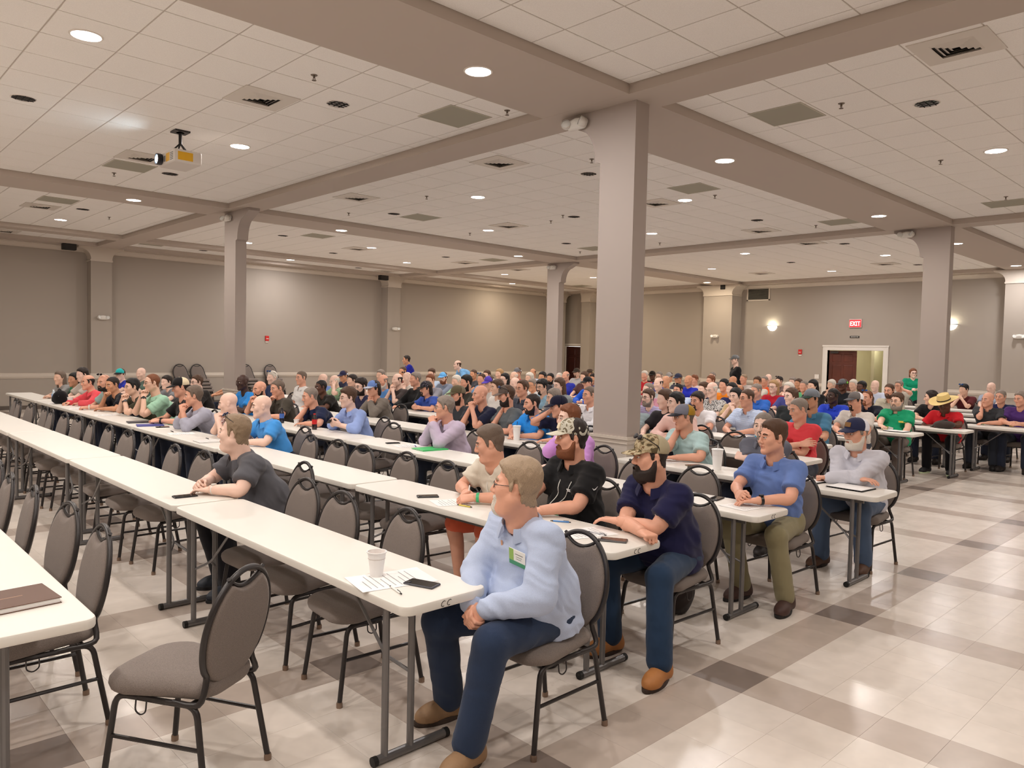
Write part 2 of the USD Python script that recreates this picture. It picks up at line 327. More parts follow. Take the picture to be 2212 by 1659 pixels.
def fixtures(items, fmt):
    """orders fixtures along the photo from left to right so that each label can name its place"""
    order = sorted(range(len(items)), key=lambda i: project((items[i][0], items[i][1], HC))[0]); n = len(items); out = [None]*n
    for k, i in enumerate(order):
        u, v, d = project((items[i][0], items[i][1], HC))
        place = 'on a beam' if len(items[i]) > 2 and items[i][2] == 1 else 'in the tiles'
        near = 'near' if d < 9 else 'mid-hall' if d < 17 else 'far'
        out[i] = fmt.format(place=place, near=near, o=(ordinal(k+1)+' from the left' if k < n/2 else ordinal(n-k)+' from the right') if n < 41 else '')
    return out
lab = fixtures(LIT, 'lit round {near} downlight {place}, {o} among the lit ones')
protos = {}
for (x, y, b, c, *_), lb in zip(LIT, lab):
    z = HS if b else HC
    if True not in protos: protos[True] = o = make_light(True, 0); UsdGeom.Xformable(o).GetOrderedXformOps()[0].Set(Gf.Vec3d(x, y, z)); tag(o, lb, 'ceiling light', 'lit recessed downlights')
    else: dup(protos[True], lb, 'ceiling light', (x, y, z), 0, 'lit recessed downlights')
lights = UsdGeom.Xform.Define(stage, '/World/lamps')
for k, (x, y, b, c, *cn) in enumerate(LIT+HID):
    L = UsdLux.DiskLight.Define(stage, f'/World/lamps/lamp_{k:03d}'); L.AddTranslateOp().Set(Gf.Vec3d(x, y, (HS if b else HC)-.012))
    L.CreateRadiusAttr(.1); L.CreateIntensityAttr(LIGHT_W); L.CreateColorAttr(Gf.Vec3f(*c))
    sh = UsdLux.ShapingAPI.Apply(L.GetPrim()); sh.CreateShapingConeAngleAttr(cn[0] if cn else CONE); sh.CreateShapingConeSoftnessAttr(.3)
OFF = [(1.9, 9.8), (4.36, 7.4), (4.34, 12.35), (4.3, 17.0), (8.58, 7.46), (8.63, 12.5), (11.09, 9.99), (13.68, 12.55), (8.51, 2.84), (13.6, 7.5), (17.6, 7.5), (13.6, 17.1), (13.68, 21.8), (20.2, 10.07), (22.63, 7.6), (11.1, 19.0), (8.6, 17.05), (8.5, 21.6)]
for (x, y), lb in zip(OFF, fixtures(OFF, 'unlit mirror-finish {near} downlight, {o} among the unlit ones')):
    if False not in protos: protos[False] = o = make_light(False, 0); UsdGeom.Xformable(o).GetOrderedXformOps()[0].Set(Gf.Vec3d(x, y, HC)); tag(o, lb, 'ceiling light', 'unlit recessed downlights')
    else: dup(protos[False], lb, 'ceiling light', (x, y, HC), 0, 'unlit recessed downlights')
# square air diffusers
VENT = [(3.7, 7.85), (3.69, 11.57), (3.63, 17.32), (7.26, 7.97), (7.27, 11.68), (11.01, 11.76), (11.01, 17.62), (11.0, 7.97), (7.14, 2.17), (14.77, 8.04), (17.0, 8.06), (14.82, 17.71), (14.85, 21.9), (17.05, 17.74), (22.31, 12.07), (21.94, 8.19), (3.84, 21.9)]
def make_vent():
    t = thing('air_diffuser', 'x', 'air vent', (0, 0, HC))
    a = .3
    obj('plate', cat([bx(-a, a, s*.235-.07 if s > 0 else -a, a if s > 0 else -.165, -.008, .002) for s in (-1, 1)]+[bx(-a if s < 0 else .165, -.165 if s < 0 else a, -.165, .165, -.008, .002) for s in (-1, 1)]), mat('diffuser_white', (216, 208, 198), .4), t)
    obj('duct', bx(-.165, .165, -.165, .165, -.0015, .002), dark_m, t)
    for k, s in enumerate((.15, .11, .07, .03)):
        V = np.array([[-s-.03, -s-.03, -.001], [s+.03, -s-.03, -.001], [s+.03, s+.03, -.001], [-s-.03, s+.03, -.001], [-s, -s, -.018], [s, -s, -.018], [s, s, -.018], [-s, s, -.018]])
        Fc = [[i, (i+1) % 4, (i+1) % 4+4] for i in range(4)]+[[i, (i+1) % 4+4, i+4] for i in range(4)]
        m_ = trimesh.Trimesh(np.vstack([V, V+[0, 0, .0015]]), np.array(Fc+[[a+8, c+8, b+8] for a, b, c in Fc]), process=False)
        obj('louver', m_, mat('diffuser_white', (216, 208, 198), .4), t)
    return t
vp = None
for (x, y), lb in zip(VENT, fixtures(VENT, 'square white louvered {near} ceiling diffuser, {o}')):
    if vp is None: vp = make_vent(); UsdGeom.Xformable(vp).GetOrderedXformOps()[0].Set(Gf.Vec3d(x, y, HC)); tag(vp, lb, 'air vent', 'ceiling air diffusers')
    else: dup(vp, lb, 'air vent', (x, y, HC), 0, 'ceiling air diffusers')
PANEL = [(3.74, 12.3), (3.7, 16.3), (9.16, 16.4), (5.5, 6.8), (9.21, 12.41), (14.78, 12.6), (7.9, 4.05), (10.41, 6.85), (14.76, 6.4), (14.69, 3.6), (14.88, 16.5), (22.71, 19.95), (7.1, 21.4)]
pm = mat('return_grille', (168, 164, 148), .8, .002, 500)
pp = None
for (x, y), lb in zip(PANEL, fixtures(PANEL, 'flat olive-grey {near} return air panel, {o}')):
    if pp is None:
        pp = thing('return_air_panel', lb, 'ceiling panel', (x, y, HC), 0, 'ceiling return air panels')
        obj('frame', cat([bx(-.3, .3, -.3, -.285, -.006, .002), bx(-.3, .3, .285, .3, -.006, .002), bx(-.3, -.285, -.285, .285, -.006, .002), bx(.285, .3, -.285, .285, -.006, .002)]), mat('panel_frame', (190, 184, 168), .5), pp)
        obj('grille', bx(-.285, .285, -.285, .285, -.004, .002), pm, pp)
    else: dup(pp, lb, 'ceiling panel', (x, y, HC), 0, 'ceiling return air panels')
SPR = [(3.74, 6.8), (3.72, 12.98), (4.95, 17.6), (5.75, 6.2), (7.96, 6.87), (8.01, 10.63), (8.0, 13.13), (11.14, 10.65), (11.16, 13.18), (15.02, 13.28), (14.96, 10.73), (10.84, 10.05), (7.93, 3.47), (11.03, 3.48), (11.08, 6.88), (14.85, 6.91), (14.1, 3.47)]
sp = None
for (x, y), lb in zip(SPR, fixtures(SPR, 'small brass {near} sprinkler head under the ceiling, {o}')):
    if sp is None:
        sp = thing('sprinkler', lb, 'sprinkler', (x, y, HC), 0, 'ceiling sprinkler heads')
        obj('escutcheon', lathe([(0, -.006), (.028, -.006), (.034, 0)], 14), mat('sprinkler_metal', (120, 108, 96), .35, metal=.8), sp)
        obj('nozzle', cat([lathe([(0, -.03), (.011, -.03), (.009, -.005)], 10), tube([(.009, 0, -.03), (.011, 0, -.04), (0, 0, -.05)], .003, 5), tube([(-.009, 0, -.03), (-.011, 0, -.04), (0, 0, -.05)], .003, 5)]), mat('sprinkler_metal', (120, 108, 96), .35, metal=.8), sp)
        obj('deflector', lathe([(0, -.055), (.022, -.053), (.022, -.050), (0, -.049)], 12), mat('sprinkler_metal', (120, 108, 96), .35, metal=.8), sp)
    else: dup(sp, lb, 'sprinkler', (x, y, HC), 0, 'ceiling sprinkler heads')
# ---------------------------------------------------------------- doors, signs and wall fittings
door_m = mat('door_wood', (92, 44, 30), .4, vary=.22, vscale=5)
dark_door_m = mat('dark_door_wood', (58, 24, 18), .4, vary=.2, vscale=5)
brass_m = mat('hardware', (150, 130, 100), .3, metal=1)
def panel_door(name, w, h, label, m, loc, rz, panels=((.12, .42), (.52, .86))):
    """leaf hinged at the origin, along local +x, 45 mm thick, with raised panels"""
    t = thing(name, label, 'door', loc, rz, kind='structure')
    obj('leaf', bx(0, w, -.022, .022, .01, h), m, t)
    rows = [(.10, .40), (.47, .77), (.82, .95)]
    for z0, z1 in rows:
        for a, b in ((.12, .46), (.54, .88)):
            for s in (-1, 1):
                y = s*.022; f = .02
                V = np.array([[a*w, y, z0*h], [b*w, y, z0*h], [b*w, y, z1*h], [a*w, y, z1*h], [a*w+f, y+s*.012, z0*h+f], [b*w-f, y+s*.012, z0*h+f], [b*w-f, y+s*.012, z1*h-f], [a*w+f, y+s*.012, z1*h-f]])
                Fc = [[4, 5, 6], [4, 6, 7]]+[q for i in range(4) for q in ([i, (i+1) % 4, (i+1) % 4+4], [i, (i+1) % 4+4, i+4])]
                obj('panel', trimesh.Trimesh(V, np.array(Fc), process=False), m, t)
    obj('closer', bx(.05, .30, -.07, -.022, h-.09, h-.03), mat('closer_metal', (60, 52, 48), .4), t)
    obj('handle', cat([tube(fillet([(w-.07, s*.022, 1.0), (w-.07, s*.06, 1.0), (w-.18, s*.06, 1.0)], .02), .009, 8) for s in (-1, 1)]), brass_m, t)
    return t
panel_door('door_1', .86, 2.04, 'brown panelled hall door standing open in its white frame', door_m, (XW+.10, DY1-.02, 0), -84)
def frame_yz(name, y0, y1, z1, wy, x, label):
    prof = lambda a, b, c, d: bx(x-.035, x+.002, a, b, c, d)
    t = thing(name, label, 'door frame', kind='structure')
    obj('casing', cat([prof(y0, y0+wy, 0, z1-.021), prof(y1-wy, y1, 0, z1-.021), prof(y0+wy, y1-wy, z1-wy*.9, z1-.021), bx(x-.05, x, y0-.015, y1+.015, z1-.02, z1+.03), bx(x-.045, x-.034, y0+.002, y0+.025, 0, z1-.021), bx(x-.045, x-.034, y1-.025, y1-.002, 0, z1-.021)]), white_m, t)
    obj('jamb', cat([bx(x, x+.15, y0+wy-.02, y0+wy, 0, z1-wy*.9), bx(x, x+.15, y1-wy, y1-wy+.02, 0, z1-wy*.9), bx(x, x+.15, y0+wy, y1-wy, z1-wy*.9, z1-wy*.9+.02)]), white_m, t)
    return t
frame_yz('trim_5', DY0-.15, DY1+.15, 2.19, .15, XW, 'white moulded casing around the open hall door')
# lit corridor behind the hall door
hall_m = mat('corridor_wall', (214, 205, 170), .8)
obj('wall_corridor', cat([bx(XW+1.75, XW+1.9, DY0-2.6, DY1+1.2, 0, 2.7), bx(XW+.15, XW+1.9, DY1+1.1, DY1+1.2, 0, 2.7), bx(XW+.15, XW+1.9, DY0-2.6, DY0-2.5, 0, 2.7), bx(XW+.9, XW+1.8, DY0+.62, DY0+.72, 0, 2.7)]), hall_m, kind='structure', label='pale yellow corridor wall seen through the hall door', cat='wall')
obj('ceiling_corridor', bx(XW+.15, XW+1.9, DY0-2.6, DY1+1.2, 2.6, 2.7), white_m, kind='structure', label='white corridor ceiling behind the hall door', cat='ceiling')
obj('floor_corridor', bx(XW, XW+1.9, DY0-2.6, DY1+1.2, -.05, -.003), mat('corridor_floor', (150, 120, 90), .5), kind='structure', label='tan corridor floor behind the hall door', cat='floor')
for k, yy in enumerate((DY0+.3, DY1+.3)):
    L = UsdLux.DiskLight.Define(stage, f'/World/lamps/corridor_lamp_{k:03d}'); L.AddTranslateOp().Set(Gf.Vec3d(XW+.75, yy, 2.58)); L.CreateRadiusAttr(.15); L.CreateIntensityAttr(9); L.CreateColorAttr(Gf.Vec3f(1, .97, .8))
# dark door in the corner
panel_door('door_2', 1.14, 2.04, 'dark brown corner door behind the far column', dark_door_m, (XW+.03, 21.63, 0), 90)
frame_yz('trim_6', 21.58, 22.82, 2.14, .06, XW, 'pale header and casing over the dark corner door')

def exit_sign():
    x, y, z = XW-.03, 10.18, 2.92
    t = thing('exit_sign', 'lit red EXIT sign on the back wall above the hall door', 'exit sign', (x, y, z))
    obj('housing', rbox(-.02, .03, -.2, .2, -.13, .15, .01), mat('exit_housing', (205, 190, 185), .5), t)
    obj('face', bx(-.026, -.02, -.185, .185, -.115, .12), mat('exit_red', (250, 60, 66), .5, emit=.10), t)
    tx = meshkit.text_mesh('EXIT', .13, .004, True); w = tx.bounds[:, 0]; v = tx.vertices.copy()
    tx.vertices = np.c_[-.026-v[:, 2], -(v[:, 0]-w.mean())*.31/(w[1]-w[0]), v[:, 1]-.065]; tx.fix_normals()
    obj('lettering', tx, mat('exit_letters', (255, 226, 190), .5, emit=.6), t)
exit_sign()
t = thing('wall_sign', 'small black room sign with white lettering under the exit sign', 'sign', (XW-.012, 10.2, 2.49))
obj('plate', rbox(-.008, .012, -.15, .15, -.028, .028, .004), mat('sign_black', (22, 22, 24), .4), t)
obj('lettering', cat([bx(-.0095, -.008, y, y+w, -.008, .008) for y, w in ((-.12, .05), (-.055, .03), (-.015, .06), (.055, .06))]), white_m, t)
glow_m = mat('sconce_glass', (255, 250, 235), .4, emit=.35)
def sconce(y, label):
    t = thing('wall_sconce', label, 'wall lamp', (XW, y, 2.86), 0, 'half-bowl wall sconces')
    prof = [(.0, -.17), (.07, -.155), (.13, -.11), (.165, -.05), (.175, 0)]
    b = trimesh.creation.revolve(np.array(prof+[(.168, 0), (.158, -.05), (.125, -.104), (.06, -.147), (0, -.16)]), sections=28, angle=math.pi)
    b.vertices = b.vertices @ Rz(math.pi/2).T
    obj('bowl', b, glow_m, t, 40)
    obj('back_plate', bx(-.012, 0, -.1, .1, -.13, .02), white_m, t)
    r = trimesh.creation.revolve(np.array([(.172, 0), (.182, 0), (.182, .016), (.172, .016)]), sections=28, angle=math.pi); r.vertices = r.vertices @ Rz(math.pi/2).T
    obj('rim', r, mat('sconce_rim', (70, 66, 60), .4), t)
    L = UsdLux.SphereLight.Define(stage, f'/World/lamps/sconce_lamp_{int(y*10):03d}'); L.AddTranslateOp().Set(Gf.Vec3d(XW-.1, y, 2.90)); L.CreateRadiusAttr(.04); L.CreateIntensityAttr(9); L.CreateColorAttr(Gf.Vec3f(1, .97, .78))
sconce(13.05, 'glowing half-bowl wall sconce left of the exit sign')
sconce(7.4, 'glowing half-bowl wall sconce half hidden by the right column')
alarm_m = mat('alarm_red', (205, 40, 38), .4)
def alarm(loc, rz, label):
    t = thing('fire_alarm', label, 'fire alarm', loc, rz)       # faces local -x
    obj('box', rbox(-.05, 0, -.06, .06, -.08, .08, .008), alarm_m, t); obj('pull_handle', bx(-.056, -.05, -.04, .04, -.02, .0), white_m, t)
    obj('call_plate', rbox(-.02, 0, -.05, .05, -.14, -.085, .005), white_m, t)
alarm((XW, 12.0, 1.98), 0, 'red fire alarm box on the back wall left of the hall door')
alarm((11.03, YW, 2.02), 90, 'red fire alarm box on the left wall in the bright scallop')
t = thing('light_switch', 'white switch plate beside the hall door frame', 'light switch', (XW, 11.40, 1.16))
obj('plate', rbox(-.012, 0, -.075, .075, -.075, .075, .006), white_m, t); obj('rocker', cat([bx(-.018, -.012, s-.012, s+.012, -.02, .02) for s in (-.035, .035)]), mat('rocker', (240, 236, 230), .4), t)
t = thing('wall_vent', 'framed dark return vent high on the back wall beside the corner pilaster', 'wall vent', (XW, 13.62, 4.02))
obj('frame', cat([bx(-.03, 0, -.44, .44, s-.025, s+.025) for s in (-.235, .235)]+[bx(-.03, 0, s-.025, s+.025, -.25, .25) for s in (-.415, .415)]), trim_m, t)
for k in range(9): obj('slat', moved(bx(-.01, .01, -.4, .4, -.018, .018), Ry(.5), (-.014, 0, -.2+k*.05)), mat('vent_slat', (92, 90, 82), .5), t)
obj('backing', bx(-.004, 0, -.4, .4, -.22, .22), dark_m, t)
em_m = mat('emergency_white', (226, 222, 214), .45); lampg = mat('emergency_glass', (235, 235, 230), .12, spec=.8)
def emergency(loc, rz, label):
    """twin head emergency lamp facing local -x"""
    t = thing('emergency_light', label, 'emergency light', loc, rz)
    body = tm(m3.Manifold.batch_hull([m3.Manifold.sphere(.035, 14).translate([x, y, z]) for x, y, z in ((-.035, -.11, .0), (-.035, .11, .0), (-.05, 0, .015), (-.035, -.09, -.04), (-.035, .09, -.04))]))
    obj('housing', body, em_m, t, 40)
    for s in (-1, 1):
        h = lathe([(0, 0), (.03, .0), (.05, .035), (.052, .07), (.047, .07)], 18); h.vertices = h.vertices @ Ry(-1.2).T @ Rz(s*.5).T + [-.05, s*.13, -.03]
        hd = obj('lamp_head', h, em_m, t, 40)
        g = lathe([(0, .072), (.03, .07), (.047, .064)], 18); g.vertices = g.vertices @ Ry(-1.2).T @ Rz(s*.5).T + [-.05, s*.13, -.03]
        obj('lens', g, lampg, hd, True)
emergency((6.175, 5.52, 4.235), 0, 'white twin emergency lamp on the bracket of the middle column')
emergency((6.17, 14.42, 4.22), 0, 'white twin emergency lamp at the top of the left column')
emergency((15.89, 5.55, 4.24), 0, 'white twin emergency lamp on the bracket of the right column')
emergency((15.94, 15.1, 4.22), 0, 'white twin emergency lamp at the top of the far column')
emergency((24.35, 14.9, 2.5), 0, 'white twin emergency lamp on the broad corner pilaster')
emergency((24.35, 5.5, 2.5), 0, 'white twin emergency lamp at the right edge of the photo')
emergency((6.18, 22.55, 2.46), 90, 'white emergency lamp on the wall pilaster left of the left column')
emergency((15.65, 22.5, 2.5), 90, 'white emergency lamp on the wall pilaster between the bright scallops')
for (x, y), lb in (((5.35, 22.45), 'black box speaker above the left wall pilaster'), ((15.1, 22.45), 'black box speaker above the middle wall pilaster'), ((24.45, 14.65), 'black box speaker above the broad corner pilaster')):
    t = thing('ceiling_speaker', lb, 'speaker', (x, y, HS-.085)); obj('case', rbox(-.16, .16, -.09, .09, -.075, .085, .012), dark_m, t); obj('grille', bx(-.15, .15, -.096, -.09, -.065, .075), mat('speaker_cloth', (52, 48, 46), .9), t)

# projector on its ceiling mount
def projector():
    t = thing('projector', 'white projector with yellow label hanging from the ceiling on a black mount', 'projector', (3.57, 9.81, 0), 0)
    blk = mat('mount_black', (22, 20, 20), .4)
    mt = obj('mount', cat([bx(-.09, .09, -.09, .09, HC-.02, HC), lathe([(.0, HC-.16), (.02, HC-.16), (.02, HC-.02), (.05, HC-.02)], 12), tube([(0, 0, HC-.15), (.0, -.16, HC-.27)], .011, 6), tube([(0, 0, HC-.15), (0, .12, HC-.27)], .011, 6), tube([(0, 0, HC-.15), (.11, 0, HC-.27)], .011, 6), tube([(0, 0, HC-.15), (-.11, 0, HC-.27)], .011, 6)]), blk, t)
    z1, z0 = HC-.275, HC-.435; wm = mat('projector_white', (214, 206, 198), .45)
    obj('body', rbox(-.17, .17, -.255, .255, z0, z1, .02, 10), wm, t, 40)
    R = Rz(.0)
    obj('lens_barrel', moved(lathe([(0, 0), (.062, 0), (.07, .02), (.07, .07), (.058, .07), (.055, .03), (0, .03)], 24), Ry(-math.pi/2), (-.165, .15, (z0+z1)/2)), mat('lens_black', (28, 28, 32), .3), t, 40)
    obj('lens_glass', moved(lathe([(0, .05), (.03, .045), (.055, .03)], 20), Ry(-math.pi/2), (-.165, .15, (z0+z1)/2)), mat('projector_light', (215, 240, 255), .3, emit=14), t, True)
    obj('warning_label', cat([bx(-.12, .06, -.2565, -.255, z0+.03, z1-.03)]), mat('label_yellow', (222, 168, 20), .5), t)
    obj('side_label', bx(-.1715, -.17, -.12, .0, z0+.03, z1-.03), mat('label_yellow', (222, 168, 20), .5), t)
    obj('intake_grille', cat([bx(-.1715, -.17, -.235, -.14, z0+.03+k*.02, z0+.04+k*.02) for k in range(5)]), mat('grille_grey', (120, 116, 112), .5), t)
    obj('control_panel', bx(-.1715, -.17, .02, .075, z0+.04, z1-.05), mat('grille_grey', (120, 116, 112), .5), t)
projector()

# ---------------------------------------------------------------- folding tables
top_m = mat('table_plastic', (230, 226, 218), .42, .00015, 900)
leg_m = mat('table_steel', (118, 116, 116), .35, .0002, 600, metal=.5)
capb = mat('rubber_black', (18, 18, 18), .6)
TLEN, TDEP, TH = 2.53, .457, .737
def table_end_legs(t, y, s):
    """cantilever leg: two posts on a T foot, brace up to the top; s = direction towards the table's middle"""
    posts = []
    for xx in (.05, .185):
        obj('leg', tube([(xx, y, .03), (xx, y, TH-.04)], .0165, 10), leg_m, t)
    ft = obj('foot', tube([(-.0, y, .021), (.385, y, .021)], .02, 12), leg_m, t)
    for xx in (-.012, .375): obj('end_cap', tube([(xx, y, .021), (xx+.022, y, .021)], .0215, 12), capb, ft)
    obj('brace', cat([tube(fillet([(.05, y, .36), (.12, y+s*.1, .42), (.12, y+s*.42, TH-.05)], .05), .008, 6), tube([(.185, y, .36), (.12, y+s*.1, .42)], .008, 6)]), leg_m, t)
    obj('crossbar', tube([(.05, y, TH-.05), (.40, y, TH-.05)], .014, 8), leg_m, t)
def rounded_rect(x0, x1, y0, y1, r, n=8):
    P = []
    for cx, cy, a0 in ((x1-r, y1-r, 0), (x0+r, y1-r, 90), (x0+r, y0+r, 180), (x1-r, y0+r, 270)):
        P += [(cx+r*math.cos(math.radians(a0+90*k/n)), cy+r*math.sin(math.radians(a0+90*k/n))) for k in range(n+1)]
    return np.array(P)
def loft(rings):
    """closed stack of equal-length rings (bottom to top) with capped ends"""
    n = len(rings[0]); V = np.vstack(rings); Fc = []
    for i in range(len(rings)-1):
        for k in range(n):
            j = (k+1) % n; Fc += [(i*n+k, i*n+j, (i+1)*n+j), (i*n+k, (i+1)*n+j, (i+1)*n+k)]
    V = np.vstack([V, rings[0].mean(0), rings[-1].mean(0)]); c = len(V)-2
    for k in range(n):
        j = (k+1) % n; Fc += [(c, j, k), (c+1, (len(rings)-1)*n+k, (len(rings)-1)*n+j)]
    return trimesh.Trimesh(V, np.array(Fc), process=False)
def table_top():
    rg = []
    for inset, z in ((.012, TH-.045), (.003, TH-.042), (0, TH-.034), (0, TH-.012), (.003, TH-.004), (.011, TH)):
        P = rounded_rect(inset, TDEP-inset, inset, TLEN-inset, .05-inset*.5); rg.append(np.c_[P, np.full(len(P), z)])
    return loft(rg)
_TOP = table_top()
mark_m = mat('marker_ink', (40, 38, 36), .6)
def cc_mark():
    def arc(cx): return tube([(cx+.011*math.cos(a)+.0035*math.sin(a), 0, .0115*math.sin(a)) for a in np.linspace(math.radians(50), math.radians(300), 9)], .0013, 5)
    return cat([arc(0), arc(.032)])
def make_table(marked):
    t = thing('folding_table', 'x', 'table', (0, 0, 0))
    obj('tabletop', _TOP, top_m, t, 40)
    table_end_legs(t, .2, 1); table_end_legs(t, TLEN-.2, -1)
    obj('apron', cat([bx(.06, .075, .12, TLEN-.12, TH-.075, TH-.045), bx(.385, .40, .12, TLEN-.12, TH-.075, TH-.045)]), leg_m, t)
    if marked: obj('ink_mark', moved(cc_mark(), None, (.20, -.001, TH-.023)), mark_m, t)
    return t
ROWX = [.39, 1.79, 3.115, 4.57, 5.97, 7.36, 8.75, 10.12, 11.45, 12.72, 13.95, 15.35, 16.8, 18.2, 19.6, 21.0]
PITCH = 2.56
ROWS = [(0, [3.14, 5.7, 8.26]), (1, [2.475+PITCH*i for i in range(5)]), (2, [2.475+PITCH*i for i in range(5)]+[15.3]), (3, [2.44+PITCH*i for i in range(6)]), (4, [2.22, 5.32, 7.88, 10.44]),
        (5, [3.45+PITCH*i for i in range(5)]), (6, [3.95+PITCH*i for i in range(5)]), (7, [4.08+PITCH*i for i in range(5)]), (8, [3.8+PITCH*i for i in range(5)]), (9, [3.5+PITCH*i for i in range(4)]),
        (10, [1.4+PITCH*i for i in range(6)]), (11, [1.9]+[5.6+PITCH*i for i in range(4)]), (12, [3.1+PITCH*i for i in range(4)]), (13, [3.1+PITCH*i for i in range(4)])]
ROWNAME = ['front left corner row']+[ordinal(k)+' table row' for k in range(1, 15)]
tp = {}
for k, ys_ in ROWS:
    for i, y in enumerate(ys_):
        mk = i == 0 and k in (1, 2, 3)
        lb = ('white folding table at aisle end of the ' if i == 0 else f'white folding table, {ordinal(i+1)} from the aisle in the ') + ROWNAME[k] + (', CC inked' if mk else '')
        if mk not in tp: tp[mk] = o = make_table(mk); UsdGeom.Xformable(o).GetOrderedXformOps()[0].Set(Gf.Vec3d(ROWX[k], y, 0)); tag(o, lb, 'table', 'white folding tables')
        else: dup(tp[mk], lb, 'table', (ROWX[k], y, 0), 0, 'white folding tables')

# ---------------------------------------------------------------- oval-back banquet chairs (local +x is forward)
def fabric(name, rgb, scale=900, rough=.95, bump=.0004, spec=.2, con=.25):
    if name in _mats: return _mats[name]
    c = lin([v/255 for v in rgb])
    n = {'tc': ('texture_coordinate', {}), 'n1': ('noise_texture', {'scale': float(scale), 'detail': 2.0}), 'n2': ('noise_texture', {'scale': scale/7., 'detail': 3.0}),
         'r': ('rgb_ramp', {'ramp': [(.3, tuple(v*(1-con) for v in c)), (.7, tuple(min(1, v*(1+con)) for v in c))]}), 'b': ('bump', {'distance': bump, 'strength': 1.0}),
         'p': ('principled_bsdf', {'roughness': rough, 'specular_ior_level': spec, 'sheen_weight': .12, 'sheen_roughness': .5})}
    L = [('tc.object', 'n1.vector'), ('tc.object', 'n2.vector'), ('n1.fac', 'r.fac'), ('r.color', 'p.base_color'), ('n1.fac', 'b.height'), ('b.normal', 'p.normal')]
    _mats[name] = usdkit.material(stage, '/World/Looks/'+name, n, L, surface='p.BSDF'); return _mats[name]
seat_m = fabric('chair_fabric', (126, 116, 110), 420)
frame_m = mat('chair_frame', (44, 40, 40), .36, .0002, 300, spec=.6, metal=.2)
glide_m = mat('chair_glide', (150, 130, 115), .3, metal=.8)
BT = math.radians(11)                     # back rake
def bk(x, y, z):                           # back plane: z up the rake from seat height, x = thickness forwards
    return np.array([-.215-(z-.44)*math.tan(BT)+x, y, z])
def make_chair():
    t = thing('banquet_chair', 'x', 'chair')
    # seat: rounded trapezoid cushion
    rg = []
    def seat_ring(inset, z, crown=0):
        f = .215-inset; b = .165-inset; P = []
        for cx, cy, r, a0 in ((-.15, b-.09, .09, 90), (-.15, -(b-.09), .09, 180), (.12, -(f-.11), .11, 270), (.12, f-.11, .11, 0)):
            for q in range(7): P.append((cx+(r)*math.cos(math.radians(a0+90*q/6)), cy+r*math.sin(math.radians(a0+90*q/6)), z))
        P = np.array(P); P[:, 0] -= np.sign(P[:, 0])*inset*.6; return P
    for ins, z in ((.03, .405), (.012, .402), (.0, .412), (-.006, .43), (-.004, .448), (.01, .463), (.035, .474), (.075, .48)): rg.append(seat_ring(ins, z))
    obj('seat', loft(rg), seat_m, t, True)
    # oval pad with a scooped top
    N_ = 48; sh = []
    for q in range(N_):
        a = 2*math.pi*q/N_; yy = .187*math.copysign(abs(math.sin(a))**.92, math.sin(a)); zz = .655+.224*math.cos(a)
        sh.append((yy, min(zz, .818+4.2*yy*yy)))
    sh = np.array(sh); c = np.array([0, .65]); rg = []
    for s, x in ((.90, -.022), (.98, -.017), (1, -.006), (1, .006), (.985, .014), (.94, .021), (.8, .027)):
        q = c+(sh-c)*s; rg.append(np.array([bk(x, y, z) for y, z in q]))
    pad = loft(rg); pad.fix_normals(); obj('backrest', pad, seat_m, t, 50)
    # back loop: from one seat side up over the oval and down
    P = [(-.10, .175, .395), (-.19, .18, .395), (-.232, .18, .43)]
    lp = []
    for a in np.linspace(-2.35, 2.35, 23): lp.append((.199*math.sin(a), .655+.240*math.cos(a)))
    left = [bk(0, -y, z) for y, z in lp]
    path = [(-.10, .178, .392), (-.185, .178, .392), (-.225, .172, .41)]+[tuple(p) for p in left]+[(-.225, -.172, .41), (-.185, -.178, .392), (-.10, -.178, .392)]
    obj('back_frame', tube(smooth_path(path, 3), .0125, 9), frame_m, t, 50)
    obj('grip_frame', tube(smooth_path([bk(0, y_, .828+4.0*y_*y_) for y_ in (-.112, -.075, -.038, 0, .038, .075, .112)], 4), .0085, 7), frame_m, t, 50)
    for s in (-1, 1):
        fl = fillet([(.215, s*.205, .012), (.165, s*.185, .39), (.06, s*.18, .39)], .05, 6); rl = fillet([(-.27, s*.20, .012), (-.205, s*.175, .39), (-.06, s*.18, .39)], .05, 6)
        for pth_ in (fl, rl):
            lg = obj('leg', tube(pth_, .0125, 9), frame_m, t, 50)
            obj('glide', moved(lathe([(0, 0), (.016, 0), (.016, .02), (.0135, .028), (0, .028)], 10), None, (pth_[0][0], pth_[0][1], 0)), glide_m, lg, 40)
        obj('side_rail', tube([(.07, s*.18, .39), (-.07, s*.18, .39)], .0125, 8), frame_m, t)
        a, b = np.array([.193, s*.196, .225]), np.array([-.236, s*.188, .225]); obj('stretcher', tube([a, b], .0085, 7), frame_m, t)
        obj('ganging_hook', tube(fillet([(.06, s*.195, .385), (.06, s*.2, .345), (.035, s*.2, .33), (.01, s*.2, .345), (.01, s*.195, .385)], .012, 4), .0032, 5), frame_m, t)
    obj('crossbar', cat([tube([(.10, -.18, .39), (.10, .18, .39)], .011, 7), tube([(-.17, -.175, .385), (-.17, .175, .385)], .011, 7)]), frame_m, t)
    return t
chair0 = None
def place_chair(x, y, ang, label, group=None, z=0):
    """ang: facing direction in degrees; 180 faces the front of the hall"""
    global chair0
    if chair0 is None:
        chair0 = make_chair(); a, b = UsdGeom.Xformable(chair0).GetOrderedXformOps()[:2]; a.Set(Gf.Vec3d(x, y, z)); b.Set(float(ang)); tag(chair0, label, 'chair', group); return chair0
    return dup(chair0, label, 'chair', (x, y, z), ang, group)
place_chair(1.17, 3.16, 120, 'empty grey oval-back chair standing alone and askew in the foreground aisle')
